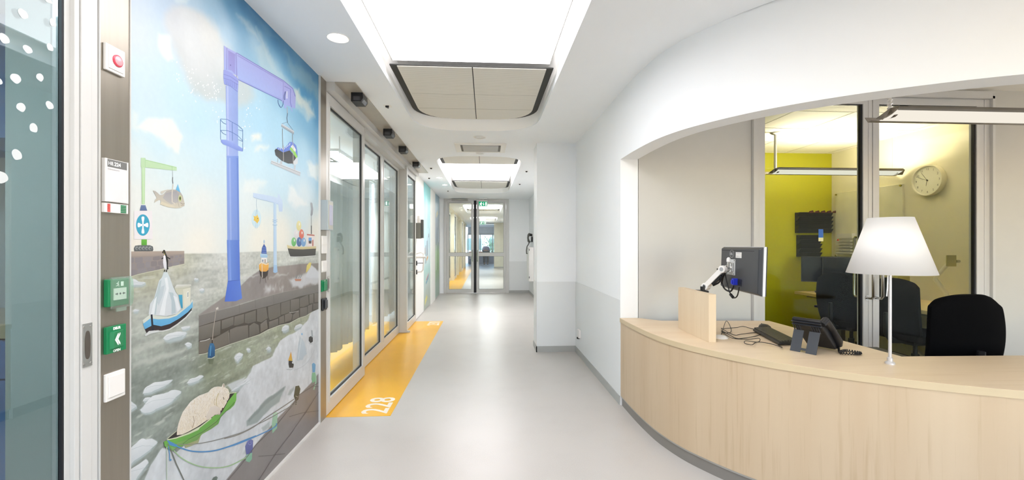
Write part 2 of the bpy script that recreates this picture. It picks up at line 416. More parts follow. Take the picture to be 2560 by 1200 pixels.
# left treatment room behind the sliding doors, and the room behind the front left door
LW = mat('treatment_wall', 'd3dbde', .6)
lr = MB()
lr.box((-4.4, 3.42, 0), (-1.42, 3.5, 2.7)).box((-4.5, 3.42, 0), (-4.4, 8.6, 2.7)).box((-4.4, 8.5, 0), (-1.36, 8.6, 2.7))
struct(lr.build('wall_treatment_room', LW))
struct(MB().box((-4.5, 3.42, 2.64), (-1.36, 8.6, 2.7)).build('ceiling_treatment_room', CEIL))
TEAL = mat('teal_grey_wall', 'a8b0aa', .6, var=.02); BLU = mat('blue_cupboard', '5f86bd', .5)
br = MB()
tx0 = onY(13, 600, 1.95)[0]
br.box((tx0, 1.95, 0), (-1.335, 2.0, 2.7)).box((-4.5, -1.2, 0), (-4.4, 3.42, 2.7)).box((-4.4, -1.2, 0), (-1.36, -1.1, 2.7))
struct(br.build('wall_front_room', TEAL))
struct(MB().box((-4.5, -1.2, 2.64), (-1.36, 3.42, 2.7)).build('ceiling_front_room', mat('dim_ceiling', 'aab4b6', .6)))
# ================================================================ steel posts, doors and glazing
struct(MB().box((-1.30, 1.490, 0), (-1.25, 1.609, H)).build('trim_3', STEEL), 'brushed steel post beside the mural, near the viewer')
struct(MB().box((-1.30, 3.374, 0), (-1.25, 3.497, H)).build('trim_4', STEEL), 'brushed steel post between mural and glass doors')
struct(MB().box((-1.30, 1.486, 0), (-1.247, 1.490, H)).box((-1.30, 1.609, 0), (-1.247, 1.612, H)).box((-1.3, 3.371, 0), (-1.247, 3.374, H)).build('trim_5', FRAME))
def leaf(name, label, x, y0, y1, z0=.008, z1=2.555, st=.075, top=.09, bot=.115, gl=GLASS, th=.05):
    t = thing(name, label, None, (x, (y0+y1)/2, 0), kind='structure')
    m = MB(); m.prism([(y0, z0), (y1, z0), (y1, z1), (y0, z1)], x-th, x, 'x', holes=[[(y0+st, z0+bot), (y1-st, z0+bot), (y1-st, z1-top), (y0+st, z1-top)]])
    m.prism([(y0+st-.022, z0+bot-.03), (y1-st+.022, z0+bot-.03), (y1-st+.022, z1-top+.022), (y0+st-.022, z1-top+.022)], x, x+.004, 'x', holes=[[(y0+st, z0+bot), (y1-st, z0+bot), (y1-st, z1-top), (y0+st, z1-top)]])
    m.build('door_frame', FRAME, t)
    g = .010
    MB().prism([(y0+st, z0+bot), (y1-st, z0+bot), (y1-st, z1-top), (y0+st, z1-top)], x-.03, x-.012, 'x', holes=[[(y0+st+g, z0+bot+g), (y1-st-g, z0+bot+g), (y1-st-g, z1-top-g), (y0+st+g, z1-top-g)]]).build('gasket', RUBBER, t)
    MB().box((x-.027, y0+st, z0+bot), (x-.017, y1-st, z1-top)).build('glass_pane', gl, t)
    return t
d2 = leaf('door_2', 'nearest of the four tall glass door leaves, beside the mural', -1.25, 3.50, 4.585)
def flush_handle(par, x, y, z, h=.13, w=.036):
    o = MB(); o.box((x, y-w/2, z-h/2), (x+.003, y+w/2, z+h/2), 0)
    for a in (-1, 1):
        for b in (-1, 1): o.lathe([(0, .0045), (.004, .0042), (.0045, .003)], (x, y+a*w*.36, z+b*h*.43), 10, 'x', 0)
    fh = o.build('flush_handle', STEELP, par)
    pts = []
    for i in range(24):
        a = 2*PI*i/24; pts.append((y+math.copysign(abs(math.cos(a))**.8, math.cos(a))*w*.3, z+math.copysign(abs(math.sin(a))**.7, math.sin(a))*h*.33))
    MB().prism(pts, x+.0031, x+.0036, 'x').build('recess', mat('dark_recess', '6a635c', .35, metal=.6), fh)
flush_handle(d2, -1.246, 3.535, 1.04, .12, .03)
leaf('door_3', 'second glass door leaf from the mural, set back', -1.325, 4.60, 5.675)
leaf('door_4', 'third glass door leaf from the mural, beside the projecting post', -1.325, 5.68, 6.755)
leaf('door_5', 'farthest of the four tall glass door leaves, beyond the projecting post', -1.235, 6.83, 7.79)
struct(MB().box((-1.345, 6.76, 0.005), (-1.21, 6.83, 2.555)).box((-1.21, 6.775, .0), (-1.17, 6.82, .03)).build('trim_6', FRAME), 'projecting white door post with small floor stop')
hd_ = MB(); hd_.box((-1.38, 3.50, 2.56), (-1.185, 7.8, 2.629)); hd_.box((-1.345, 4.58, 2.5), (-1.24, 6.83, 2.56))
struct(hd_.build('trim_7', FRAME), 'white sliding door track above the glass doors')
struct(MB().box((-1.185, 3.5, 2.622), (-1.027, 7.82, 2.6295)).build('trim_8', mat('grey_beige_metal', 'b5aea2', .4, metal=.3)), 'grey metal ceiling strip with motion sensors')
# front left door
TG = glass('teal_tinted_glass', 'c9d3d3', refl=2.0)
d1 = thing('door_1', 'tall glass door with white dots at the left edge of the picture', None, (-1.25, 1.2, 0), kind='structure')
gy = onX(147, 600, -1.274)[1]; gy2 = onX(159.5, 600, -1.266)[1]
m = MB(); m.box((-1.30, gy2, 0.01), (-1.264, 1.405, 2.6)).box((-1.31, 1.404, .01), (-1.25, 1.420, 2.6)).box((-1.31, 1.422, .01), (-1.246, 1.457, 2.6)).box((-1.31, 1.458, .01), (-1.25, 1.483, 2.6))
m.box((-1.31, .37, .01), (-1.25, .45, 2.6)).box((-1.30, .45, .01), (-1.25, 1.404, .12)).box((-1.30, .45, 2.52), (-1.25, 1.404, 2.6))
m.build('door_frame', FRAME, d1, bevel=.0015)
MB().box((-1.305, 1.419, .012), (-1.252, 1.423, 2.6)).box((-1.305, 1.4565, .012), (-1.252, 1.4585, 2.6)).build('joint', mat('grey_joint', '8f918e', .5), d1)
MB().box((-1.2765, gy, .12), (-1.266, gy2, 2.52)).build('gasket', RUBBER, d1)
gp = MB().box((-1.282, .45, .12), (-1.274, gy, 2.52)).build('glass_pane', TG, d1)
flush_handle(d1, -1.246, 1.4395, 1.037, .135, .032)
DOT = mat('white_film_dot', 'c8cccc', .6)
dm = MB()
rd = random.Random(4)
for (zx, zy, rz, asp) in [(345, 2, 40, .6), (165, 98, 41, 1), (378, 163, 34, 1.1), (30, 275, 40, 1), (198, 352, 38, .9), (358, 338, 33, 1), (112, 560, 41, 1), (285, 552, 32, 1.1), (150, 766, 38, 1), (355, 752, 36, 1), (240, 914, 38, 1.05), (121, 1105, 41, 1.1), (-12, 578, 30, 1), (8, 1265, 50, 1)]:
    u, v = zx/2.857, zy/2.857; c = onX(u, v, -1.2735); r = rz/2.857*1.4/1090*.70
    n = 26; ph = rd.random()*6
    dm.prism([(c[1]+r*math.cos(2*PI*i/n)*(1+.10*math.cos(2*2*PI*i/n+ph)), c[2]+r*asp*math.sin(2*PI*i/n)*(1+.08*math.sin(3*2*PI*i/n+ph))) for i in range(n)], -1.2738, -1.2733, 'x')
for i in range(26):   # the same pattern carries on out of frame
    y = .5+rd.random()*.62; z = 1.5+rd.random()*.95; r = .018
    dm.prism([(y+r*math.cos(2*PI*k/20), z+r*math.sin(2*PI*k/20)) for k in range(20)], -1.2738, -1.2733, 'x')
dm.build('film_dots', DOT, gp)
# solid white door beyond the glass doors, with pull handle
d6 = thing('door_6', 'solid white door with a curved pull handle beyond the glass doors', None, (-1.25, 8.3, 0), kind='structure')
MB().box((-1.30, 7.81, .01), (-1.25, 8.84, 2.5)).build('door_leaf', WHITE, d6, bevel=.003)
MB().tube([(-1.25, 7.93, 1.19), (-1.17, 7.93, 1.215), (-1.125, 7.93, 1.19), (-1.12, 7.94, 1.05), (-1.13, 7.93, .9), (-1.16, 7.93, .865), (-1.25, 7.93, .86)], .014, 10).tube([(-1.25, 7.90, 1.13), (-1.08, 7.90, 1.13)], .022, 10).build('pull_handle', PLW, d6)
MB().box((-1.25, 7.9, .98), (-1.235, 7.95, 1.06)).box((-1.25, 7.9, .82), (-1.235, 7.95, .9)).tube([(-1.24, 7.92, 1.02), (-1.13, 7.92, 1.02)], .006, 8).build('lock', BLACK, d6)
struct(MB().box((-1.30, 7.79, 0), (-1.25, 7.81, 2.63)).box((-1.3, 8.84, 0), (-1.25, 8.86, 2.63)).box((-1.3, 7.8, 2.5), (-1.25, 8.86, 2.63)).box((-1.32, 9.9, 0), (-1.243, 10.8, 2.63)).build('trim_9', WHITE), 'white door lining and panel between the small murals')
# double door at the end of the corridor
def end_leaf(name, label, x0, x1, hx):
    t = thing(name, label, None, ((x0+x1)/2, 12.22, 0), kind='structure'); z1 = 2.58; s = .062
    m = MB().prism([(x0, .01), (x1, .01), (x1, z1), (x0, z1)], 12.2, 12.25, 'y', holes=[[(x0+s, .11), (x1-s, .11), (x1-s, 1.035), (x0+s, 1.035)], [(x0+s, 1.13), (x1-s, 1.13), (x1-s, 2.515), (x0+s, 2.515)]])
    m.build('door_frame', FRAME, t)
    MB().box((x0+s, 12.222, .11), (x1-s, 12.23, 1.035)).build('glass_pane', GLASS, t)
    MB().box((x0+s, 12.222, 1.13), (x1-s, 12.23, 2.515)).build('glass_pane', GLASS, t)
    e = .008
    MB().prism([(x0+s, .11), (x1-s, .11), (x1-s, 1.035), (x0+s, 1.035)], 12.197, 12.2, 'y', holes=[[(x0+s+e, .11+e), (x1-s-e, .11+e), (x1-s-e, 1.035-e), (x0+s+e, 1.035-e)]]).prism([(x0+s, 1.13), (x1-s, 1.13), (x1-s, 2.515), (x0+s, 2.515)], 12.197, 12.2, 'y', holes=[[(x0+s+e, 1.13+e), (x1-s-e, 1.13+e), (x1-s-e, 2.515-e), (x0+s+e, 2.515-e)]]).build('gasket', mat('grey_gasket', '8c8f88', .5), t)
    MB().tube([(hx, 12.2, 1.2), (hx, 12.15, 1.2), (hx, 12.15, .89), (hx, 12.2, .89)], .014, 8).build('pull_handle', STEELP, t)
end_leaf('door_7', 'left leaf of the double glass door at the corridor end', -1.09, -.345, -.375)
end_leaf('door_8', 'right leaf of the double glass door at the corridor end', -.262, .555, -.235)
struct(MB().box((-.342, 12.21, .01), (-.298, 12.24, 2.585)).box((-.300, 12.21, .01), (-.265, 12.24, 2.585)).build('trim_10', RUBBER), 'black rubber seal between the two door leaves')
ef = MB(); ef.box((-1.17, 12.17, 0), (-1.095, 12.26, 2.63)).box((.56, 12.17, 0), (.64, 12.26, 2.63)).box((-1.1, 12.18, 2.59), (.57, 12.26, 2.63))
struct(ef.build('trim_11', FRAME), 'white frame around the double glass door')
cl = MB().box((-.95, 12.08, 2.57), (-.50, 12.16, 2.615)).build('door_closer', mat('grey_closer', 'a6a59f', .4, metal=.5)); tag(cl, 'grey door closer bar above the left leaf of the double door', 'door closer')
# leaves along the far corridor
fx = [(13.2, -1.27), (14.3, -1.33), (15.4, -1.33), (16.9, -1.22), (18.4, -1.27), (19.5, -1.33), (20.6, -1.33), (22.1, -1.22), (23.6, -1.27), (24.7, -1.33)]
for i, (y, x) in enumerate(fx):
    dup(d2, (x, y+.54, 0), 'glass door leaf in the far corridor, seen through the double door', 'door_%d' % (12+i))
pm_ = MB()
for y in (14.27, 16.55, 18.05, 19.47, 21.75, 23.25, 25.8): pm_.box((-1.36, y, 0), (-1.2, y+.1, 2.56))
pm_.box((-1.36, 13.1, 2.56), (-1.2, 27.3, H)); struct(pm_.build('trim_12', mat('cream_frame', 'e3dcc4', .4)), 'cream door posts and track in the far corridor')
# office glazing: two tall leaves
def office_leaf(name, label, x0, x1, sl, sr, hx):
    y = 3.61; z1 = 2.635; t = thing(name, label, None, ((x0+x1)/2, y, 0), kind='structure')
    m = MB().prism([(x0, .01), (x1, .01), (x1, z1), (x0, z1)], y-.005, y+.06, 'y', holes=[[(x0+sl, .12), (x1-sr, .12), (x1-sr, 2.575), (x0+sl, 2.575)]])
    m.box((x0, y-.009, .01), (x0+sl*.42, y-.004, z1)).box((x1-sr*.42, y-.009, .01), (x1, y-.004, z1))
    m.build('door_frame', FRAME, t, bevel=.001)
    MB().prism([(x0+sl, .12), (x1-sr, .12), (x1-sr, 2.575), (x0+sl, 2.575)], y+.005, y+.03, 'y', holes=[[(x0+sl+.003, .13), (x1-sr-.016, .13), (x1-sr-.016, 2.568), (x0+sl+.003, 2.568)]]).build('gasket', RUBBER, t)
    gp = MB().box((x0+sl, y+.014, .12), (x1-sr, y+.022, 2.575)).build('glass_pane', glass('office_glass', 'f6faf6', refl=.25), t)
    h = MB()
    for dy, sg in ((-.006, -1), (.061, 1)):
        h.tube([(hx, y+dy, 1.42), (hx, y+dy+sg*.05, 1.42), (hx, y+dy+sg*.062, 1.405), (hx, y+dy+sg*.062, .905), (hx, y+dy+sg*.05, .888), (hx, y+dy, .888)], .0115, 12)
        h.lathe([(0, 0), (.021, 0), (.021, .006), (0, .006)], (hx, y+dy+(0 if sg > 0 else -.006), .888), 20, 'y')
    h.build('pull_handle', STEELP, t)
    return t, gp
t9, g9 = office_leaf('door_9', 'left glass leaf of the office partition, in front of the yellow wall', 2.30, 3.355, .09, .078, 3.31)
t10, g10 = office_leaf('door_10', 'right glass leaf of the office partition, in front of the clock', 3.362, 4.45, .062, .115, 3.395)
MB().box((2.272, 3.575, 0), (2.30, 3.70, 2.66)).box((2.272, 3.575, 2.637), (4.47, 3.7, 2.70)).box((4.45, 3.575, 0), (4.475, 3.7, 2.66)).build('door_jamb', FRAME, t9)
st = MB(); p = onY(2047, 573, 3.619); q = onY(2059, 594, 3.619)  # small blue patch with a pale one below it, set on the glass
st.box((p[0], 3.6225, q[2]), (q[0], 3.6235, p[2]), 0); z2 = q[2]-(p[2]-q[2])*.12
st.box((p[0], 3.6225, q[2]-.032), (q[0], 3.6235, q[2]), 1)
st.build('door_sticker', [mat('blue_sticker', '2d62b0', .4), mat('pale_sticker', 'd9d6a0', .4)], g9)
# ================================================================ the painted harbour mural
MX = -1.262
def px2wall(u, v):
    p = onX(u, v, MX); return min(max(p[1], 1.613), 3.370), min(max(p[2], .013), 2.628)
def crop(s, ox, oy, pts): return [(ox+a/s, oy+b/s) for a, b in pts]
CA = lambda p: crop(2, 310, 0, p)
CB = lambda p: crop(2, 310, 600, p)
CC = lambda p: crop(867/260, 540, 100, p)
CD = lambda p: crop(1029/240, 320, 380, p)
CE = lambda p: crop(923/200, 600, 460, p)
CF = lambda p: crop(923/200, 320, 600, p)
CG = lambda p: crop(1329/310, 490, 640, p)
CH = lambda p: crop(4, 320, 900, p)
CI = lambda p: crop(743/260, 560, 780, p)
def build_mural():
    Y0, Y1, Z0, Z1 = 1.612, 3.371, .012, 2.629
    nx, nz = 520, 780
    ys = np.linspace(Y0, Y1, nx); zs = np.linspace(Z0, Z1, nz)
    YY, ZZ = np.meshgrid(ys, zs)
    # photograph coordinates of every grid point (only to place the traced painting)
    d = MX*math.sin(PSI)+YY*math.cos(PSI); U = 1280+FOC*(MX*math.cos(PSI)-YY*math.sin(PSI))/d; V = 612-FOC*(ZZ-EYE)/d
    rng = np.random.RandomState(3)
    def vnoise(sy, sz, oct=4, seed=0):
        r = np.random.RandomState(seed); out = np.zeros_like(YY); amp = 1; tot = 0
        for o in range(oct):
            gy = int(1.8*sy*2**o)+3; gz = int(2.7*sz*2**o)+3; g = r.rand(gz, gy)
            fy = (YY-Y0)*sy*2**o; fz = (ZZ-Z0)*sz*2**o; iy = fy.astype(int); iz = fz.astype(int); ty = fy-iy; tz = fz-iz
            ty = ty*ty*(3-2*ty); tz = tz*tz*(3-2*tz); iy = np.clip(iy, 0, gy-2); iz = np.clip(iz, 0, gz-2)
            out += amp*((g[iz, iy]*(1-ty)+g[iz, iy+1]*ty)*(1-tz)+(g[iz+1, iy]*(1-ty)+g[iz+1, iy+1]*ty)*tz); tot += amp; amp *= .55
        return out/tot
    def hx(h): return np.array([int(h[i:i+2], 16)/255 for i in (0, 2, 4)])
    def field(pts, pw=3.0):
        num = np.zeros(YY.shape+(3,)); den = np.zeros(YY.shape)
        for (u, v, h) in pts:
            y, z = px2wall(u, v); w = 1/(((YY-y)**2+(ZZ-z)**2)+.002)**(pw/2); num += w[..., None]*hx(h); den += w
        return num/den[..., None]
    warpU = (vnoise(9, 9, 4, 11)-.5)*26; warpV = (vnoise(9, 9, 4, 12)-.5)*26
    def inside(poly, soft=3.0, warp=0.0):
        """soft mask of a polygon given in traced coordinates"""
        u = U+warpU*warp; v = V+warpV*warp
        ins = np.zeros(U.shape, bool); dist = np.full(U.shape, 1e9); n = len(poly)
        for i in range(n):
            x1, y1 = poly[i]; x2, y2 = poly[(i+1) % n]
            c = ((y1 > v) != (y2 > v))
            with np.errstate(divide='ignore', invalid='ignore'): xx = (x2-x1)*(v-y1)/((y2-y1) or 1e-9)+x1
            ins ^= c & (u < xx)
            dx, dy = x2-x1, y2-y1; L2 = dx*dx+dy*dy or 1e-9; t = np.clip(((u-x1)*dx+(v-y1)*dy)/L2, 0, 1)
            dist = np.minimum(dist, np.hypot(u-x1-t*dx, v-y1-t*dy))
        s = np.where(ins, dist, -dist); a = np.clip(s/(2*soft)+.5, 0, 1); return a*a*(3-2*a)
    def lay(img, mask, col, op=1.0):
        c = hx(col) if isinstance(col, str) else col
        m = (mask*op)[..., None]; return img*(1-m)+c*m
    sky = field([(320, 0, 'cad9e8'), (330, 80, 'cfdbea'), (420, 0, 'c0d4e8'), (480, 4, 'bcd8ec'), (540, 30, 'a9cfe8'), (575, 5, '5f9fca'), (605, 8, '3f89bd'), (640, 30, '2d79b2'), (690, 80, '3c86b9'), (600, 60, '7db6dc'), (560, 60, 'b4d6ee'), (560, 110, 'bcdcf2'), (640, 110, 'b3d8ee'), (720, 130, '4b92c2'), (770, 175, '4a90c0'), (793, 215, '4790be'), (745, 190, '5ba0cc'), (760, 225, '4f9ac8'), (690, 185, 'a2cfe9'), (730, 240, '90c6e6'), (793, 290, '4d98c8'), (793, 350, '7ab6dc'), (770, 300, '84bfe2'), (793, 410, 'a6d0e8'), (700, 330, 'b4def4'), (760, 380, 'b2dbf0'), (650, 300, 'b6dff5'), (640, 250, 'b8def2'), (640, 400, 'cbe8f4'), (700, 450, 'c6e3f0'), (500, 300, 'c3e3f2'), (540, 230, 'c6e3f2'), (450, 240, 'c8e4f0'), (520, 380, 'cfe7f0'), (350, 200, 'cde2ee'), (330, 300, 'cfe5ec'), (400, 350, 'cde6ef'), (440, 440, 'd8e9ec'), (330, 400, 'dde8e8'), (400, 520, 'e2e7e4'), (330, 600, 'eee9dd'), (330, 500, 'e6e9e4'), (500, 610, 'f0ede2'), (500, 520, 'e6eae6'), (620, 520, 'e2ecec'), (650, 600, 'f1efe2'), (760, 500, 'd9e9ee'), (700, 590, 'f0eee2'), (790, 590, 'efece0')])
    img = sky
    n1 = vnoise(7, 5, 5, 1); n2 = vnoise(14, 10, 4, 2)
    # diagonal streaks of cloud in the deep blue
    for poly, col, op in [([(640, 120), (655, 110), (700, 175), (760, 250), (790, 300), (770, 300), (700, 240), (650, 180)], 'd2e6e8', .5),
                          ([(597, 40), (620, 55), (650, 110), (625, 85)], 'cfe3ea', .6), ([(640, 70), (662, 110), (690, 175), (668, 150)], 'c9e0e8', .7),
                          ([(735, 222), (748, 222), (760, 250), (750, 262), (738, 245)], 'dfe6dc', .8), ([(752, 232), (775, 255), (790, 295), (778, 292), (757, 262)], 'dbe4de', .8),
                          ([(705, 130), (740, 165), (796, 215), (798, 262), (770, 225), (730, 185)], '9ebfcb', .55), ([(620, 10), (650, 45), (690, 100), (665, 85), (630, 45)], '6ea7cb', .5),
                          ([(400, 85), (430, 90), (440, 150), (425, 155), (403, 120)], 'e9f4f4', .9), ([(372, 300), (430, 300), (460, 350), (450, 385), (400, 350), (345, 320)], 'f3f2ea', .85),
                          ([(632, 338), (650, 340), (652, 352), (635, 352)], 'f6f6ee', .9), ([(645, 368), (668, 360), (660, 370), (640, 378)], 'f4f6f0', .85), ([(610, 445), (660, 450), (640, 480), (605, 480)], 'eef2ee', .6),
                          ([(722, 462), (740, 480), (770, 510), (740, 520), (715, 500)], 'eef3f2', .8), ([(770, 400), (796, 410), (797, 450), (775, 440)], 'eef1ea', .7), ([(440, 0), (470, 0), (464, 12), (442, 10)], 'ddebee', .8), ([(335, 280), (350, 290), (345, 330), (330, 320)], 'e8eeea', .6)]:
        img = lay(img, inside(poly, 7, 1.0), col, op)
    # the big grey snow cloud
    cl = inside([(430, 20), (455, 14), (500, 30), (520, 45), (545, 75), (562, 110), (600, 170), (632, 215), (634, 240), (620, 262), (595, 268), (560, 258), (520, 246), (485, 225), (465, 195), (450, 160), (438, 125), (425, 95), (410, 60), (412, 35)], 13, .7)
    ccol = field([(430, 40, 'd2d6da'), (470, 60, 'e0e3e4'), (520, 90, 'e6e6e2'), (560, 150, 'e3e7e6'), (450, 130, 'd0d4d4'), (500, 170, 'dde0e0'), (500, 220, 'c9d2d2'), (560, 240, 'c6d2d4'), (610, 230, 'cbd8da'), (480, 120, 'dfe2e2')], 3)
    img = lay(img, cl, ccol, .94)
    # sea
    hor = [(318, 632), (470, 634), (560, 633), (640, 629), (700, 628), (800, 628), (800, 1300), (200, 2200), (200, 632)]
    sea = field([(330, 700, 'bcbda8'), (380, 685, 'b5b49a'), (440, 665, 'bfbfab'), (420, 720, 'c2c4bb'), (550, 650, 'c9ccc6'), (500, 720, 'bfc2bb'), (350, 780, 'b3b7af'), (480, 800, 'a6aba4'), (350, 850, 'a3a9a1'), (450, 880, '959c95'), (340, 950, '8c958e'), (450, 950, '8f9890'), (550, 900, '8f9680'), (520, 930, '7f8770'), (560, 950, '8b927e'), (620, 880, '949b86'), (660, 880, 'a0a594'), (700, 830, '9da38b'), (760, 790, 'a3a78f'), (400, 1000, '8a948d'), (340, 1050, '86908a'), (500, 960, '8f988c'), (380, 1130, '8c958f'), (600, 640, 'c6c9c2'), (720, 650, 'c3c7bf'), (790, 640, 'c0c4bc'), (600, 700, 'c4c7c0'), (330, 1180, '8b938d')])
    st1 = vnoise(4, 30, 4, 5); stk = vnoise(3, 42, 3, 31); sea = sea*(1+(.16*(st1-.5)+.10*(n2-.5)+.12*(vnoise(70, 90, 2, 9)-.5)+.14*(stk-.5))[..., None]*2*.7)
    cap = np.clip((vnoise(10, 60, 4, 33)-.66)*9, 0, 1)*.55; sea = sea*(1-cap[..., None])+hx('d2d5cd')*cap[..., None]
    sm = inside(hor, 1.5); img = img*(1-sm[..., None])+sea*sm[..., None]
    for a in [[(330, 870), (400, 845), (470, 820), (560, 790), (560, 796), (470, 832), (400, 858), (330, 884)], [(330, 905), (420, 885), (470, 865), (472, 872), (420, 896), (330, 918)], [(440, 700), (490, 680), (555, 660), (555, 668), (490, 690), (440, 708)]]:
        img = lay(img, inside(a, 5, .8), 'c9ccc4', .55)
    # ice floes
    ICE = 'd6dade'; ISH = 'aab6b6'
    floes = [CH([(150, 335), (165, 290), (210, 255), (270, 225), (350, 215), (440, 195), (430, 215), (360, 265), (300, 290), (230, 320)]), CH([(150, 410), (170, 380), (230, 375), (210, 400)]), CH([(120, 500), (150, 470), (220, 380), (300, 345), (380, 330), (440, 300), (530, 315), (480, 370), (400, 440), (300, 480), (240, 515), (170, 530)]),
             CH([(590, 230), (620, 190), (690, 170), (720, 150), (750, 165), (700, 205), (640, 230)]), CH([(10, 420), (30, 415), (85, 460), (60, 480), (10, 510)]), CH([(10, 900), (60, 850), (140, 785), (180, 795), (240, 790), (290, 820), (240, 880), (150, 950), (60, 1010), (10, 1050)]), CH([(10, 1100), (80, 1060), (180, 995), (200, 1030), (170, 1070), (100, 1160), (60, 1230), (10, 1230)]),
             CB([(195, 490), (240, 470), (300, 458), (312, 470), (280, 492), (220, 503)]), CB([(305, 520), (320, 512), (338, 522), (320, 535)]), CF([(410, 1130), (450, 1090), (560, 1060), (670, 1070), (640, 1100), (520, 1130), (440, 1160)]), CF([(610, 1010), (650, 1000), (720, 1000), (680, 1025), (630, 1035)]), CF([(0, 470), (40, 450), (90, 460), (120, 480), (200, 490), (150, 515), (60, 520), (0, 500)]), CF([(760, 450), (780, 440), (810, 450), (790, 462)]), CF([(50, 820), (80, 800), (130, 810), (90, 830)]), CB([(375, 250), (390, 242), (400, 250), (385, 256)]),
             CG([(415, 1090), (440, 1050), (470, 1038), (500, 1060), (470, 1100), (440, 1130)]), CG([(540, 1010), (550, 990), (580, 1000), (560, 1022)]), CG([(750, 1000), (780, 970), (800, 990), (785, 1010)]), CG([(920, 800), (930, 760), (960, 740), (990, 750), (990, 780), (950, 805)]), CG([(1050, 785), (1070, 750), (1110, 728), (1140, 745), (1100, 775)]), CB([(530, 760), (560, 735), (625, 700), (640, 690), (600, 720), (560, 745)])]
    for f in floes:
        sh = [(a+2, b+7) for a, b in f]
        img = lay(img, inside(sh, 2.5, .25), ISH, .75); img = lay(img, inside(f, 2.0, .25), ICE, 1)
    # ice field
    icef = [(805, 770), (778, 778), (768, 800), (745, 826), (731, 832), (700, 850), (688, 872), (680, 890), (655, 905), (634, 915), (629, 930), (620, 945), (590, 960), (600, 975), (575, 1000), (560, 1030), (530, 1050), (440, 1130), (405, 1122), (392, 1140), (375, 1165), (360, 1200), (330, 1290), (250, 1500), (180, 2200), (805, 1500), (805, 770)]
    img = lay(img, inside([(a-3, b+5) for a, b in icef], 4, .5), 'b3bdbe', .8)
    ic = field([(700, 900, 'd9dde1'), (780, 820, 'dadee2'), (640, 1000, 'd5d9dd'), (560, 1060, 'cfd4d8'), (450, 1160, 'cdd2d6'), (780, 920, 'd6dade'), (600, 1120, 'd6d9dc')])
    ic = ic*(1+(.07*(n1-.5)+.08*(n2-.5)+.05*(vnoise(40, 40, 3, 35)-.5))[..., None]*2)
    m_ = inside(icef, 1.0, .35); img = img*(1-m_[..., None])+ic*m_[..., None]
    for p, c, o in [(CI([(440, 530), (400, 560), (310, 620), (240, 700), (160, 780), (165, 820), (240, 790), (330, 690), (400, 640), (420, 590)]), '9aa6a4', .95), (CI([(440, 530), (300, 625), (170, 775), (180, 790), (300, 660), (430, 560)]), '7c8a88', .6), (CI([(505, 535), (470, 560), (455, 595), (475, 595), (505, 560)]), 'a3adab', .8), (CI([(330, 780), (270, 830), (280, 850), (330, 830)]), 'a9b5b3', .7), (CI([(540, 170), (530, 250), (518, 345), (560, 340), (575, 300), (590, 300), (570, 220)]), 'bcc9d2', .75), (CI([(20, 520), (80, 490), (165, 460), (100, 540), (60, 570)]), 'cfd5d8', .9), (CI([(60, 570), (160, 490), (150, 515), (90, 575)]), 'a0acac', .8), (CI([(140, 990), (165, 965), (165, 1010), (130, 1015)]), 'b4bdc0', .6)]:
        img = lay(img, inside(p, 2.2, .3), c, o)
    # quay top right: brown grey pier with snow
    pier = CG([(25, 635), (150, 545), (300, 440), (480, 320), (570, 230), (680, 155), (830, 115), (960, 105), (1120, 85), (1329, 75), (1329, 310), (1100, 360), (950, 385), (780, 430), (560, 490), (400, 540), (25, 640)])
    pc = field([(520, 770, '97908c'), (600, 740, '908a87'), (640, 700, '928b89'), (700, 680, '99908a'), (760, 665, '8f857f'), (790, 670, '918a83'), (680, 650, '8f8580')])*(1+(.1*(n2-.5))[..., None]*2)
    m_ = inside(pier, 1.5); img = img*(1-m_[..., None])+pc*m_[..., None]
    snow = inside(CG([(560, 330), (760, 330), (900, 300), (1040, 220), (1200, 200), (1329, 130), (1329, 300), (1150, 330), (980, 370), (900, 390), (700, 400), (600, 360)]), 8, 1.6)*np.clip((n2-.42)*6, 0, 1)
    img = lay(img, snow, 'd3d3d6', .85)
    img = lay(img, inside(CG([(1000, 250), (1100, 200), (1180, 190), (1240, 160), (1329, 150), (1329, 290), (1200, 320), (1050, 330)]), 5, .6), 'd0d2d6', .9)
    img = lay(img, inside(CG([(1190, 180), (1240, 95), (1280, 130), (1300, 150), (1322, 180), (1322, 230), (1230, 240), (1170, 225)]), 1.6, .25), 'd2d5da', 1)
    img = lay(img, inside(CG([(780, 240), (900, 200), (1000, 200), (900, 225)]), 4, 1), 'd0d0d0', .7)
    img = lay(img, inside(CG([(480, 270), (560, 230), (640, 220), (560, 260)]), 4, 1.2), 'cfcfce', .7)
    # foreground pavement, lower right
    pav = [(802, 926), (780, 955), (750, 986), (727, 1012), (693, 1046), (660, 1086), (625, 1128), (591, 1168), (562, 1204), (470, 1330), (802, 1330)]
    pv = field([(790, 990, '8a8280'), (740, 1050, '8d8685'), (690, 1110, '8d8785'), (640, 1180, '8b8583'), (790, 1050, '867c78')])*(1+(.06*(n1-.5))[..., None]*2)
    m_ = inside(pav, 1.5); img = img*(1-m_[..., None])+pv*m_[..., None]
    # polar bear
    bear = CH([(485, 752), (488, 700), (500, 640), (520, 580), (545, 520), (590, 460), (620, 420), (660, 388), (710, 355), (745, 343), (800, 322), (830, 288), (862, 270), (900, 265), (935, 268), (948, 235), (962, 238), (968, 272), (1000, 292), (1013, 330), (1010, 372), (985, 425), (960, 470), (940, 512), (922, 500), (922, 530), (900, 560), (868, 545), (820, 585), (760, 620), (690, 668), (600, 718), (540, 745)])
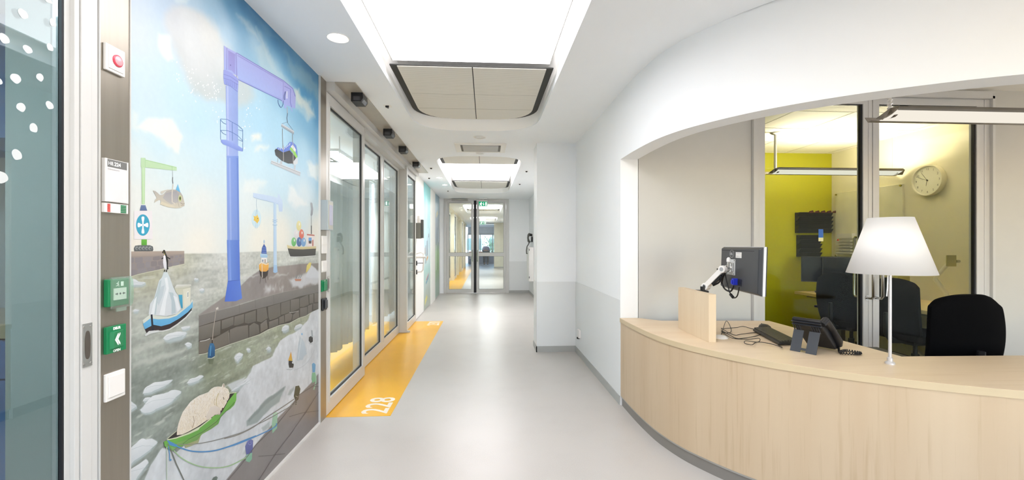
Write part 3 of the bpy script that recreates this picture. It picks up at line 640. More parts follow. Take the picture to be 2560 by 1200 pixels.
    fur = vnoise(90, 40, 3, 21); bc = field([(450, 1080, 'd8c4a8'), (470, 1050, 'dccdb8'), (480, 1020, 'd9d0c4'), (520, 990, 'd6cfc6'), (540, 975, 'dfd6c4'), (560, 980, 'dcd6d0'), (535, 1010, 'e0d9cf'), (500, 1045, 'd2c6b8'), (545, 1000, 'd9cca6'), (565, 1010, 'd8d2cc'), (520, 1030, 'cfc2b2')])*(1+(.22*(fur-.5))[..., None])
    m_ = inside(bear, 1.2, .1); bearL = (bc, m_)
    img = np.clip(img, 0, 1)
    floe_shapes = floes
    # ---- mesh
    verts = np.stack([np.full(YY.size, MX), YY.ravel(), ZZ.ravel()], 1)
    idx = np.arange(nx*nz).reshape(nz, nx)
    quads = np.stack([idx[:-1, :-1], idx[:-1, 1:], idx[1:, 1:], idx[1:, :-1]], -1).reshape(-1, 4)
    colv = img.reshape(-1, 3)
    V_ = [tuple(v) for v in verts]; F_ = [tuple(q) for q in quads.tolist()]; K_ = [tuple(c) for c in colv.tolist()]
    state = {'L': 0, 'hold': False}
    def step():
        state['L'] += .04 if state['hold'] else 1
        return MX+.00003+state['L']*.000006
    def poly(pts, h, h2=None, light=0):
        """one flat brush shape; h2 gives the colour at its lower end"""
        w = [px2wall(*p) for p in pts]; x = step(); o = len(V_)
        tri = tessellate_polygon([[Vector((a, b, 0)) for a, b in w]])
        zz = [b for a, b in w]; lo, hi = min(zz), max(zz); c1 = hx(h); c2 = hx(h2) if h2 else c1
        for (a, b) in w:
            t = (hi-b)/((hi-lo) or 1); V_.append((x, a, b)); K_.append(tuple(c1*(1-t)+c2*t))
        for t in tri: F_.append(tuple(i+o for i in t))
    def polyh(pts, h, h2):
        """like poly but blending from the near side to the far side"""
        w = [px2wall(*p) for p in pts]; x = step(); o = len(V_); yy = [a for a, b in w]; lo, hi = min(yy), max(yy); c1 = hx(h); c2 = hx(h2)
        tri = tessellate_polygon([[Vector((a, b, 0)) for a, b in w]])
        for (a, b) in w: t = (a-lo)/((hi-lo) or 1); V_.append((x, a, b)); K_.append(tuple(c1*(1-t)+c2*t))
        for t in tri: F_.append(tuple(i+o for i in t))
    def line(pts, wpx, h, w2=None):
        """a brush line, width in traced pixels"""
        x = step(); c = tuple(hx(h)); n = len(pts); L_ = []; R_ = []
        for i, (u, v) in enumerate(pts):
            a = pts[max(i-1, 0)]; b = pts[min(i+1, n-1)]; tx, ty = b[0]-a[0], b[1]-a[1]; l = math.hypot(tx, ty) or 1
            w = wpx if w2 is None else wpx+(w2-wpx)*i/(n-1); ox, oy = -ty/l*w/2, tx/l*w/2
            L_.append((u+ox, v+oy)); R_.append((u-ox, v-oy))
        o = len(V_)
        for p, q in zip(L_, R_):
            for r in (p, q): a, b = px2wall(*r); V_.append((x, a, b)); K_.append(c)
        for i in range(n-1): F_.append((o+2*i, o+2*i+1, o+2*i+3, o+2*i+2))
    def ell(u, v, ru, rv, h, h2=None, n=22, rot=0):
        cr, sr = math.cos(rot), math.sin(rot)
        poly([(u+ru*math.cos(2*PI*i/n)*cr-rv*math.sin(2*PI*i/n)*sr, v+ru*math.cos(2*PI*i/n)*sr+rv*math.sin(2*PI*i/n)*cr) for i in range(n)], h, h2)
    def curve(pts, k=6): return smooth_curve(pts, k)
    # snow flakes under the cloud
    r = random.Random(8); state['hold'] = True
    for i in range(150):
        t = r.random(); u = 440+t*190+r.gauss(0, 14); v = 150+t*115+abs(r.gauss(0, 55))-10
        if 558 < u < 605: continue
        s = .6+r.random()*1.3; ell(u, v, s*.8, s*1.3, 'f6f9fa', n=6)
    state['hold'] = False; state['L'] = 8
    # crisp tops of the drifting ice
    for f in floe_shapes:
        cxf = sum(p[0] for p in f)/len(f); cyf = sum(p[1] for p in f)/len(f)
        fj = [(a+r.uniform(-.6, .6), b+r.uniform(-.8, .8)) for a, b in smooth_curve(f+[f[0]], 3)[:-1]]
        poly([(a+1.5, b+(4 if b > cyf else 0)) for a, b in fj], 'b3bfc2'); poly(fj, 'e3e7ea', 'cfd6da')
        line([(cxf+(a-cxf)*.8, cyf+(b-cyf)*.35+2) for a, b in f[:len(f)//2+1]], .9, 'bcc6cb')
    # left wall of the harbour with stones
    poly(CF([(0, 135), (648, 128), (648, 275), (520, 300), (380, 335), (200, 372), (90, 400), (0, 430)]), '9b8f89', '8e8785')
    poly(CF([(0, 132), (648, 126), (648, 158), (480, 172), (250, 184), (0, 192)]), 'b3a497', 'a3968c')
    rows = [[(0, 205, 70, 262), (78, 200, 170, 262), (178, 196, 275, 236), (285, 190, 368, 234), (370, 190, 410, 225), (480, 185, 525, 212), (535, 180, 580, 208), (588, 172, 620, 200), (622, 172, 645, 195)],
            [(0, 276, 78, 338), (96, 270, 190, 326), (198, 252, 255, 318), (262, 246, 335, 305), (345, 240, 405, 290), (470, 222, 500, 245), (506, 215, 565, 250), (572, 208, 610, 245), (615, 205, 645, 238)],
            [(30, 345, 105, 402), (110, 330, 210, 378), (218, 320, 305, 358), (312, 305, 370, 348), (378, 295, 412, 330), (470, 262, 510, 312), (515, 255, 590, 295), (596, 245, 646, 275)]]
    for row in rows:
        for a, b, c, d in row:
            j = lambda: r.uniform(-4, 4)
            poly(CF([(a+8+j(), b+j()), (c-8+j(), b-3+j()), (c, b+10+j()), (c-2, d-10+j()), (c-9, d+j()), (a+9+j(), d+3+j()), (a, d-8), (a+1, b+9)]), r.choice(['8c8689', '938c8c', '877f80', '8f8a8d']))
    line(CF([(0, 436), (90, 405), (200, 378), (380, 340), (520, 305), (650, 278)]), 1.6, 'cfcfb8')
    state['L'] = 112
    # green crane, sign and wheel
    poly(CD([(136, 62), (182, 62), (182, 80), (520, 160), (520, 200), (430, 192), (182, 165), (178, 560), (145, 560), (143, 165), (136, 160)]), 'bfdcb4', 'b4d5a2')
    line(CD([(186, 86), (516, 168)]), 1.6, 'a9cf9c'); line(CD([(165, 165), (165, 555)]), 1.4, 'cfe6c4'); line(CD([(470, 150), (472, 198)]), 1, '98c48c'); line(CD([(182, 64), (182, 165)]), 1, 'a4cc98')
    poly(CD([(138, 570), (185, 570), (204, 628), (124, 628)]), '6b80a8', '5a6d98')
    poly(CD([(62, 630), (255, 630), (262, 935), (62, 935)]), 'e9e4e6')
    ell(*CD([(157, 783)])[0], 17.2, 26.8, '3aa5c4', n=36)
    cu, cv = CD([(158, 783)])[0]
    for a in (90, 180, 270, 0):
        ar = math.radians(a); pts = []
        for rr, ww in ((1.5, 2.2), (9, 3.2), (13.5, 5), (18.5, 6), (21.3, 4.2), (22, 0), (21.3, -4.2), (18.5, -6), (13.5, -5), (9, -3.2), (1.5, -2.2)):
            x_ = rr*math.cos(ar)-ww*math.sin(ar); y_ = rr*math.sin(ar)+ww*math.cos(ar); pts.append((cu+x_*.62, cv+y_*.98))
        poly(pts, 'f6f6f8')
    poly(CD([(142, 937), (200, 937), (200, 1000), (142, 1000)]), '6cb944', '58a434')
    poly(CF([(66, 95), (80, 66), (120, 60), (250, 60), (285, 75), (290, 110), (285, 128), (70, 130)]), '6a6f70', '54595a')
    for i in range(5):
        c = CF([(100+i*38, 96)])[0]; ell(c[0], c[1], 3.4, 4.4, 'a7adac', n=14); ell(c[0]+.5, c[1]+.6, 2.3, 3.2, '5c6263', n=14)
    # fish hanging from the green crane
    line(CD([(475, 200), (477, 270)]), .6, '8d8f8e'); line(CD([(477, 270), (475, 300), (480, 340)]), 1.8, '6e6f75')
    poly(CD([(262, 412), (290, 418), (318, 440), (340, 462), (375, 455), (410, 418), (470, 402), (520, 405), (560, 430), (585, 470), (604, 545), (604, 575), (560, 598), (500, 603), (430, 590), (380, 565), (345, 558), (350, 520), (330, 515), (300, 530), (278, 547), (290, 510), (305, 490), (285, 450)]), 'b0aba6', 'd3ccb8')
    poly(CD([(400, 440), (520, 415), (540, 470), (530, 540), (460, 560), (400, 520), (370, 490)]), 'a3a2a6', 'b9b6b2')
    poly(CD([(345, 440), (350, 420), (420, 402), (470, 402), (400, 420), (365, 448)]), 'd0ccc0')
    poly(CD([(340, 560), (360, 530), (430, 560), (500, 580), (440, 595), (380, 575)]), 'd8d0b8')
    line(CD([(482, 345), (472, 420), (470, 470), (472, 540), (490, 545), (500, 560)]), 2.2, 'd9d2c4')
    poly(CD([(532, 342), (560, 435), (512, 405)]), '78bfe2', '5fb0dc')
    e = CD([(556, 497)])[0]; ell(e[0], e[1], 4.2, 8.2, 'c6cf9a', n=20); ell(e[0], e[1], 2.3, 5, '6a7038', n=16); ell(e[0], e[1], 1, 2.4, '1e1e14', n=10)
    line(CD([(560, 545), (585, 560), (604, 552)]), 1.1, '857a6e'); line(CD([(565, 570), (602, 578)]), 1, '9c8f80'); line(CD([(540, 440), (530, 520), (545, 590)]), .8, 'a09a90')
    state['L'] = 112
    # penguin on the berg on the blue boat
    poly(CF([(235, 860), (250, 740), (300, 670), (330, 560), (355, 470), (390, 430), (410, 370), (450, 370), (480, 430), (510, 520), (545, 600), (575, 640), (590, 720), (610, 800), (560, 850), (440, 880), (330, 870)]), 'cfdbdf', 'd3d8dc')
    for p, c in [([(360, 480), (385, 460), (360, 640), (330, 760), (320, 860), (280, 860), (290, 700), (330, 600)], 'b9c8cd'), ([(420, 440), (440, 560), (400, 700), (360, 860), (420, 870), (440, 700), (470, 560), (450, 430)], 'e6ebee'), ([(470, 600), (500, 700), (500, 860), (550, 840), (540, 700), (520, 610)], 'b6c5cc'), ([(380, 540), (420, 520), (400, 640), (375, 700), (350, 760), (335, 700)], 'bfcbd2'), ([(300, 690), (330, 650), (300, 860), (262, 858)], 'e3e9ec'), ([(520, 640), (560, 660), (600, 790), (570, 830)], 'e2e7ea')]:
        poly(CF(p), c)
    poly(CF([(405, 190), (430, 160), (452, 200), (460, 260), (455, 320), (435, 345), (412, 320), (402, 260)]), 'efeef2', 'dcdce2')
    poly(CF([(398, 130), (410, 112), (425, 118), (432, 145), (450, 190), (462, 240), (458, 300), (465, 335), (445, 345), (442, 260), (430, 185), (412, 155), (400, 150), (388, 152)]), '17181a')
    poly(CF([(440, 185), (488, 215), (482, 224), (445, 205)]), '1d1e20'); poly(CF([(405, 198), (382, 216), (384, 222), (406, 214)]), '1d1e20')
    line(CF([(424, 345), (414, 365)]), 2.4, '1d1d1f'); line(CF([(444, 345), (440, 370)]), 2.4, '1d1d1f'); c = CF([(410, 140)])[0]; ell(c[0], c[1], 1.6, 2.2, '6c6130', n=10); line(CF([(424, 155), (420, 172)]), 1.2, 'd9c95a')
    poly(CF([(540, 560), (720, 545), (715, 740), (640, 790), (605, 790), (580, 630), (550, 600)]), 'c6c7b2', 'd3d4c4')
    poly(CF([(632, 570), (720, 548), (715, 740), (650, 780)]), 'd8d8c6', 'e0dfd0')
    poly(CF([(535, 548), (560, 515), (725, 512), (728, 528), (690, 550), (640, 562), (540, 562)]), 'dfe1e0', 'bcbda8')
    poly(CF([(580, 632), (625, 632), (630, 785), (612, 790), (600, 740)]), '48a6c8', '3b97bc'); poly(CF([(676, 600), (696, 590), (698, 660), (680, 672)]), 'f2f2ea'); poly(CF([(682, 606), (694, 600), (694, 655), (684, 662)]), '9aa3a0')
    poly(CF([(165, 925), (250, 860), (350, 875), (450, 885), (540, 862), (640, 790), (710, 735), (735, 680), (748, 700), (745, 775), (700, 840), (600, 915), (480, 975), (380, 998), (300, 990), (195, 1035)]), 'd5dbd0')
    poly(CF([(170, 968), (255, 905), (350, 915), (470, 905), (560, 875), (650, 800), (715, 748), (742, 705), (746, 775), (690, 830), (590, 905), (480, 968), (380, 995), (290, 978), (192, 1030)]), '7cc0e6', '5fa8d6')
    poly(CF([(192, 1030), (290, 978), (380, 995), (480, 968), (590, 905), (690, 830), (738, 778), (728, 820), (660, 890), (560, 970), (470, 1030), (380, 1045), (300, 1045), (215, 1078)]), '1c1c20', '38282a')
    poly(CF([(258, 860), (280, 858), (295, 1045), (272, 1052)]), '2c2f3c', '1d1f26')
    line(CF([(215, 1080), (300, 1050), (400, 1052), (480, 1030), (570, 972), (665, 895), (732, 820)]), 3, 'd8dcda'); poly(CF([(190, 1095), (240, 1050), (350, 1040), (360, 1060), (260, 1080), (200, 1110)]), 'd5d9d8')
    state['L'] = 75
    # large blue crane
    polyh(CC([(80, 380), (182, 380), (184, 800), (184, 980), (87, 980), (86, 800)]), 'a6b6ea', '93aae2')
    polyh(CA([(513, 780), (572, 780), (577, 1206), (516, 1206)]), '8aa4e4', '7292da')
    polyh(CB([(514, 0), (576, 0), (580, 200), (519, 204)]), '7094de', '4f74cf'); polyh(CB([(514, 0), (530, 0), (536, 203), (519, 204)]), '5b7fd4', '88a6ea')
    polyh(CB([(519, 204), (580, 198), (590, 292), (560, 306), (503, 308)]), '4a6fd0', '5d82dc'); line(CB([(519, 206), (580, 200)]), 1.2, '3d5db4')
    line(CC([(96, 380), (100, 800), (102, 960)]), 3, 'b9c6ef'); line(CA([(528, 790), (534, 1200)]), 3.5, '9ab0e8'); line(CA([(566, 790), (571, 1200)]), 3, '6284d0')
    poly(CC([(64, 45), (88, 62), (166, 104), (176, 112), (560, 335), (640, 400), (664, 465), (660, 575), (632, 560), (638, 605), (628, 590), (620, 556), (586, 545), (585, 572), (566, 565), (568, 535), (548, 516), (548, 500), (400, 436), (185, 332), (182, 300), (66, 250)]), 'aeaeea', 'a6b4ec')
    poly(CC([(178, 140), (556, 352), (556, 490), (400, 420), (182, 312)]), 'b0b4ee', 'a9bbf0')
    line(CC([(170, 106), (560, 338), (640, 405), (660, 470)]), 1.6, '7c7fc8'); line(CC([(184, 330), (400, 434), (550, 506)]), 1.8, '7784cc'); line(CC([(178, 128), (560, 350), (556, 498)]), 1, '8388cf')
    line(CC([(90, 64), (88, 248)]), 1.2, '7f7cc4'); line(CC([(166, 108), (172, 310)]), 1.6, '8583cb'); poly(CC([(100, 85), (158, 118), (158, 285), (130, 255), (100, 248)]), '9691d6', '9d9fe0'); c = CC([(120, 210)])[0]; ell(c[0], c[1], 1.2, 1.8, '5d5aa0', n=8)
    line(CC([(570, 385), (620, 410), (618, 520), (630, 560)]), 1.6, '7f88d2'); poly(CC([(584, 430), (597, 425), (597, 488), (584, 488)]), 'cfd6f2'); 
    poly(CC([(62, 250), (80, 250), (130, 275), (180, 320), (186, 345), (182, 430), (150, 400), (100, 375), (66, 365), (60, 310)]), '9ba3e6', '95a4e4')
    line(CC([(62, 285), (120, 305), (184, 350)]), 1.3, '7c86cc'); line(CC([(62, 318), (120, 335), (184, 375)]), 1.3, '7c86cc'); line(CC([(70, 368), (120, 385), (180, 432)]), 1.3, '7884cc')
    for x_ in (82, 98, 115, 132, 150, 167): line(CC([(x_, 330+(x_-82)*.35), (x_+2, 372+(x_-82)*.42)]), 1.0, '7480c8')
    poly(CC([(40, 830), (85, 832), (150, 858), (222, 905), (222, 930), (180, 922), (110, 890), (60, 870), (40, 850)]), '97abe8', '7f96de')
    RL = '4f78b8'
    for pts in ([(36, 660), (38, 830)], [(36, 658), (90, 660), (134, 685), (184, 712), (222, 748), (222, 925)], [(36, 665), (60, 690), (84, 702)], [(38, 752), (90, 754), (134, 770), (184, 800), (222, 840)], [(38, 755), (60, 780), (84, 790)], [(134, 685), (136, 840)], [(184, 748), (222, 758)], [(184, 830), (220, 845)]): line(CC(pts), 1.1, RL)
    line(curve(CC([(515, 498), (520, 530), (540, 562), (556, 540), (560, 505)])), 1.2, '2c4a94'); 
    for dx in (0, 5, 9): line(curve(CC([(566+dx, 500), (564+dx, 470), (572+dx, 435), (578, 432)])), .8, '2a4790')
    # skate boot hanging from the crane
    line(CC([(592, 560), (594, 610)]), 2.2, 'aeb8c4'); line(CC([(596, 610), (590, 650), (596, 690)]), 1.6, '5f6f80'); line(CC([(545, 700), (592, 684), (640, 750)]), .9, '77889a')
    poly(CC([(545, 696), (650, 758), (648, 788), (542, 722)]), 'c0c8d0', '9aa4ae'); line(CC([(545, 702), (650, 766)]), 1, 'e4e8ec')
    line(CC([(552, 738), (560, 1000)]), 1.5, '8e9598'); line(CC([(636, 784), (642, 1040)]), 1.5, '8e9598')
    poly(CC([(512, 895), (560, 905), (590, 880), (612, 850), (640, 850), (668, 880), (678, 930), (680, 975), (640, 1000), (560, 960), (500, 920)]), '7390e0', '5d7cd4')
    poly(CC([(488, 920), (500, 905), (560, 938), (612, 920), (640, 950), (678, 985), (640, 1030), (600, 1030), (545, 1005), (495, 960)]), '2e3138', '3c3f42')
    poly(CC([(612, 905), (630, 890), (662, 935), (680, 975), (668, 985), (640, 945)]), '93d858'); poly(CC([(622, 888), (640, 872), (666, 915), (660, 935)]), 'eef0f2'); poly(CC([(640, 1020), (670, 980), (682, 985), (680, 1030), (655, 1045)]), 'd5dde2')
    for i in range(7): line(CC([(520+i*15, 912-(0 if i < 3 else (i-3)*11)), (526+i*15, 900-(0 if i < 3 else (i-3)*13))]), 1.4, 'f0f2f6')
    poly(CC([(460, 1002), (704, 1100), (700, 1135), (456, 1030)]), 'd9dde2', 'b4bbc2'); line(CC([(460, 1012), (704, 1110)]), 1.2, '8f979e'); line(CC([(515, 985), (513, 1022)]), 1.2, 'a0a8ae'); poly(CC([(535, 1005), (552, 1010), (550, 1040), (530, 1032)]), 'c2c9cf'); poly(CC([(650, 1045), (664, 1045), (660, 1085), (648, 1080)]), 'c2c9cf')
    line(CC([(560, 880), (562, 1015)]), 1.3, 'b9b6b2'); line(CC([(641, 850), (643, 1040)]), 1.3, 'b9b6b2')
    state['L'] = 75
    # pale blue crane with goldfish bowl
    ell(*CE([(188, 400)])[0], 12, 23, 'cde6ee', n=22)
    poly(CE([(150, 102), (330, 132), (400, 150), (432, 160), (436, 116), (450, 120), (468, 160), (488, 195), (492, 250), (488, 318), (450, 318), (440, 232), (385, 212), (200, 165), (150, 150)]), 'c9dcf2', 'bed3ee')
    line(CE([(152, 150), (200, 170), (385, 214), (440, 234)]), 1, 'a4bfe0'); polyh(CE([(385, 215), (418, 222), (424, 935), (385, 935)]), 'b6d2ec', 'c6def2'); poly(CE([(387, 935), (425, 935), (432, 1015), (405, 1028), (382, 1018)]), 'a8cbec', '9dc3e8')
    for y_ in (412, 432, 470): line(CE([(374, y_), (402, y_+10), (430, y_)]), 1.2, '8eb0d4')
    line(CE([(190, 175), (186, 250), (196, 300), (196, 515), (178, 510), (176, 400), (186, 300)]), .7, '96b4cc')
    poly(CE([(152, 362), (166, 372), (186, 372), (196, 350), (205, 370), (218, 395), (220, 420), (208, 440), (196, 458), (186, 440), (168, 425), (155, 418), (162, 395)]), 'f0cf52', 'e2bb4a'); c = CE([(204, 398)])[0]; ell(c[0], c[1], 1, 1.4, '4a4020', n=8)
    state['L'] = 75
    # balloon boat
    for u, v, ru, rv, a, b in ((678, 482, 28, 58, 'f0e9ae', 'e6dc98'), (648, 580, 28, 55, 'ece9ea', 'dcdadf'), (708, 582, 28, 60, 'ea8c74', 'd5634e'), (620, 668, 28, 52, '86cf86', '5eb45c'), (682, 668, 30, 55, '5879ac', '42649c'), (732, 670, 28, 52, '86b0d8', '6e9ccc')):
        c = CE([(u, v)])[0]; ell(c[0], c[1], ru/4.615, rv/4.615, a, b); ell(c[0]+1.6, c[1]-4, 1.4, 3.5, 'f4f2ee' if a != '5879ac' else 'a8bcd8', n=10)
    poly(CE([(775, 590), (858, 595), (855, 725), (775, 720)]), 'efe6e2', 'f0e4e0'); poly(CE([(770, 576), (858, 586), (860, 600), (772, 592)]), 'c06a5c'); poly(CE([(790, 618), (825, 618), (825, 655), (790, 655)]), '6aa6e0'); poly(CE([(790, 655), (825, 655), (822, 688), (792, 686)]), '4c4a4e'); poly(CE([(832, 650), (846, 642), (846, 716), (832, 716)]), 'b96a58')
    poly(CE([(540, 702), (600, 718), (720, 725), (878, 718), (876, 760), (720, 770), (620, 765), (548, 745)]), 'e3d6a2', 'c9bb8a'); poly(CE([(550, 742), (620, 750), (720, 754), (875, 745), (870, 822), (720, 834), (582, 838), (565, 800)]), '45423c', '35322e')
    line(CE([(560, 838), (700, 842), (880, 828)]), 1.4, 'dcdedb')
    line(CE([(822, 370), (822, 480)]), 1, '8a8d90'); line(CE([(822, 480), (822, 578)]), 2, '3a3b3e'); poly(CE([(818, 210), (834, 222), (844, 290), (838, 350), (824, 372), (812, 360), (820, 290), (812, 225)]), 'b8bdc2', '9ba0a6')
    # yellow tug with woolly hat
    ell(*CE([(277, 665)])[0], 1.9, 4.8, 'b4cde6', n=14); poly(CE([(276, 690), (300, 730), (308, 805), (245, 802), (252, 735)]), '3a5ca8', '4264b4')
    for y_ in (735, 762, 788): line(CE([(254, y_), (304, y_+3)]), .9, '8ba4d8')
    poly(CE([(236, 805), (300, 805), (318, 822), (312, 852), (240, 848), (231, 826)]), 'b2d4ec', '9cc4e2'); poly(CE([(244, 850), (308, 850), (312, 905), (244, 905)]), 'efece8'); poly(CE([(252, 872), (270, 872), (270, 898), (252, 898)]), '8f9aa4'); poly(CE([(282, 868), (294, 868), (294, 905), (282, 905)]), 'a08878')
    poly(CE([(218, 925), (240, 905), (300, 922), (328, 905), (330, 935), (326, 990), (300, 1010), (240, 1010), (220, 985)]), 'f4bc52', 'e3a23c'); poly(CE([(220, 985), (240, 1010), (300, 1012), (327, 990), (318, 1050), (290, 1085), (262, 1092), (232, 1060)]), '2a2522', '3a2c24'); line(CE([(222, 928), (242, 908), (270, 918), (300, 930), (330, 918)]), 1.4, 'f2efe8'); line(CE([(252, 900), (256, 1080)]), 1.6, 'dcd4c8')
    for pts in ([(238, 1060), (228, 1148)], [(290, 1085), (298, 1140)], [(316, 1050), (322, 1105)]): line(CE(pts), 1, '5a4a42')
    poly(CE([(758, 1025), (770, 940), (800, 905), (822, 908), (812, 960), (775, 1010)]), 'e6d878', 'dcc968'); poly(CE([(628, 1095), (708, 1095), (700, 1120), (640, 1120)]), 'c08468'); 
    for a in ((640, 1090, 650, 1050), (655, 1092, 640, 1060), (670, 1090, 690, 1055), (690, 1090, 712, 1040)): line(CE([(a[0], a[1]), ((a[0]+a[2])/2+4, (a[1]+a[3])/2), (a[2], a[3])]), 1.4, '7f868a')
    state['L'] = 75
    # quay wall with big stones
    poly(CG([(28, 640), (180, 600), (400, 545), (560, 495), (780, 430), (950, 385), (1120, 355), (1329, 300), (1329, 385), (1120, 430), (940, 490), (760, 540), (600, 580), (400, 640), (230, 690), (28, 755)]), '837f7a', '77736f')
    poly(CG([(28, 755), (230, 690), (400, 640), (600, 580), (760, 540), (940, 490), (1120, 430), (1329, 385), (1329, 560), (1240, 600), (1180, 640), (1100, 665), (1000, 720), (900, 740), (770, 790), (680, 840), (560, 880), (470, 910), (360, 945), (250, 985), (200, 1010), (90, 1045), (28, 1055)]), '4c463c', '443e35')
    stones = [[(28, 760), (262, 692), (258, 840), (130, 880), (28, 905)], [(275, 692), (402, 650), (400, 735), (330, 770), (275, 785)], [(412, 650), (515, 620), (512, 715), (440, 745), (405, 745)], [(525, 620), (640, 580), (640, 700), (560, 725), (522, 715)], [(652, 570), (750, 548), (768, 665), (700, 710), (652, 700)], [(770, 545), (900, 505), (905, 640), (860, 665), (790, 690), (775, 650)], [(912, 505), (1005, 475), (1005, 600), (950, 620), (910, 630)], [(1015, 470), (1105, 455), (1105, 560), (1030, 600), (1012, 600)], [(1112, 455), (1200, 415), (1208, 520), (1150, 545), (1112, 545)], [(1215, 415), (1258, 405), (1258, 505), (1215, 510)], [(1268, 400), (1329, 392), (1329, 485), (1268, 500)],
              [(28, 920), (200, 880), (350, 795), (350, 940), (250, 980), (110, 1035), (28, 1050)], [(362, 790), (430, 760), (555, 740), (560, 875), (440, 915), (362, 940)], [(570, 750), (620, 715), (670, 740), (680, 830), (570, 870)], [(690, 730), (755, 680), (768, 775), (690, 820)], [(782, 705), (880, 670), (880, 740), (782, 780)], [(890, 660), (942, 635), (945, 715), (890, 730)], [(952, 630), (1010, 605), (1032, 630), (1020, 690), (952, 710)], [(1040, 630), (1100, 580), (1105, 655), (1030, 690)], [(1115, 560), (1190, 545), (1190, 632), (1115, 658)], [(1198, 535), (1245, 515), (1240, 590), (1198, 630)], [(1255, 510), (1329, 500), (1329, 555), (1255, 575)]]
    for s in stones: poly(CG(s), r.choice(['7a756d', '736e65', '79736a', '6f6a63']), r.choice(['6b665c', '6e675d', '645f57']))
    line(CG([(28, 1058), (100, 1046), (200, 1010), (360, 948), (470, 912), (560, 882), (680, 842), (770, 792), (900, 742), (1000, 722), (1100, 667), (1180, 642), (1240, 602)]), 1.8, 'c3c5b2')
    line(CG([(40, 915), (100, 905), (150, 885)]), 2, 'b9bab4'); line(CG([(1000, 605), (1030, 605), (1100, 590)]), 1.4, 'a8a8a0'); line(CG([(352, 820), (355, 940)]), 1, '9a958c')
    line(CG([(465, 520), (465, 610)]), .8, '6e6a66'); line(CG([(635, 470), (637, 560)]), .8, '6e6a66'); line(CG([(830, 420), (832, 520)]), .8, '6e6a66')
    line(CG([(215, 570), (200, 680), (182, 800), (175, 900)]), 1.6, 'a89f92'); poly(CG([(210, 560), (236, 545), (240, 570), (215, 578)]), 'd8d2c8')
    poly(CG([(150, 935), (185, 935), (202, 980), (200, 1070), (160, 1095), (124, 1092), (128, 1010)]), '2a6c9a', '1d4f7a'); line(CG([(158, 960), (150, 1070)]), 2.4, '4a8fbc'); line(CG([(122, 1096), (165, 1098), (200, 1080)]), 1.4, 'cfd4c4'); line(CG([(172, 900), (172, 935)]), 3, '3b2c28')
    poly(CG([(128, 1100), (190, 1100), (180, 1160), (140, 1155)]), '5c6650', '6f7860')
    state['L'] = 130
    # small skating penguins, bollards, ropes
    poly(CI([(478, 282), (488, 348), (472, 352), (458, 346)]), 'eba23a', 'e0bb48'); poly(CI([(462, 348), (488, 350), (498, 375), (494, 398), (466, 398), (460, 372)]), '1d1c1e'); poly(CI([(488, 352), (494, 370), (484, 365)]), 'e9ebee'); line(CI([(446, 410), (478, 412), (494, 402)]), 1.2, '9fa6aa'); line(curve(CI([(500, 415), (560, 390), (610, 340), (645, 270)])), 1, 'bcc3c8')
    poly(CI([(606, 180), (620, 172), (634, 182), (634, 212), (618, 222), (604, 205)]), '232225'); line(CI([(626, 130), (630, 180)]), 3.5, 'aab2b8'); line(CI([(608, 226), (630, 226)]), 1.2, 'a9b0b5'); ell(*CI([(556, 158)])[0], 2.2, 3, '93bfe4', n=10)
    poly(CI([(550, 175), (575, 220), (590, 300), (575, 310), (560, 340), (520, 348), (530, 250)]), 'c9d4dc', 'bccad4'); line(CI([(552, 180), (540, 260), (530, 340)]), 1.4, 'dfe6ea')
    poly(CI([(628, 372), (640, 362), (654, 375), (650, 430), (632, 432)]), '7db6dc', '69a4d0'); poly(CI([(628, 435), (652, 432), (655, 490), (632, 510), (625, 480)]), '8fc89e', '7fbb92'); line(curve(CI([(654, 445), (655, 500), (640, 555)])), 3, 'a3cdb0'); 
    poly(CI([(510, 530), (535, 525), (545, 550), (530, 625), (510, 640), (498, 600)]), '4f5038', '3d3e2e'); line(CI([(510, 600), (530, 608)]), 1.6, 'a8a698'); line(CI([(515, 640), (512, 662)]), 3, '4a4840')
    poly(CI([(350, 725), (385, 718), (380, 760), (378, 830), (345, 868), (340, 800)]), 'a8d0b2', '93bf9e'); ell(*CI([(366, 728)])[0], 5.6, 4.5, 'b9dcc0', n=16)
    poly(CI([(165, 925), (190, 908), (207, 918), (205, 970), (195, 1020), (165, 1045), (155, 1000), (150, 960)]), '6d74b0', '565f9c'); ell(*CI([(183, 932)])[0], 5.5, 7, '7d84be', n=18); ell(*CI([(184, 930)])[0], 3.2, 4.2, '555c98', n=14); ell(*CI([(185, 929)])[0], 1.6, 2.2, '8a90c6', n=10)
    poly(CI([(158, 1020), (200, 1005), (198, 1050), (180, 1075), (155, 1065)]), '8fc2a4', '7fb496')
    for pts in ([(798, 955), (749, 986), (727, 1018), (693, 1060), (640, 1112), (600, 1165), (570, 1200), (520, 1265)], [(802, 975), (770, 1022), (730, 1080), (690, 1132), (650, 1195), (600, 1275)]): line(pts, 1.6, '6a6362')
    for pts in ([(465, 748), (560, 720), (680, 700)], [(245, 1030), (330, 1025), (435, 1012)], [(640, 530), (690, 520)]): line(CI(pts), 1.6, '6a6362')
    poly([(802, 1045), (797, 1060), (690, 1200), (600, 1330), (640, 1330), (802, 1100)], '9a928e')
    # green boat under the bear
    poly(CH([(395, 790), (490, 708), (600, 640), (900, 480), (1035, 325), (1080, 325), (1075, 345), (1030, 420), (980, 470), (900, 560), (700, 680), (480, 780), (410, 805)]), '2a2724')
    # bear painted from short fur strokes
    poly(bear, 'efe9de', 'e9dcc6')
    by = [p[0] for p in bear]; bz = [p[1] for p in bear]
    def inb(u, v):
        ins = False; n = len(bear)
        for i in range(n):
            x1, y1 = bear[i]; x2, y2 = bear[(i+1) % n]
            if (y1 > v) != (y2 > v) and u < (x2-x1)*(v-y1)/(y2-y1)+x1: ins = not ins
        return ins
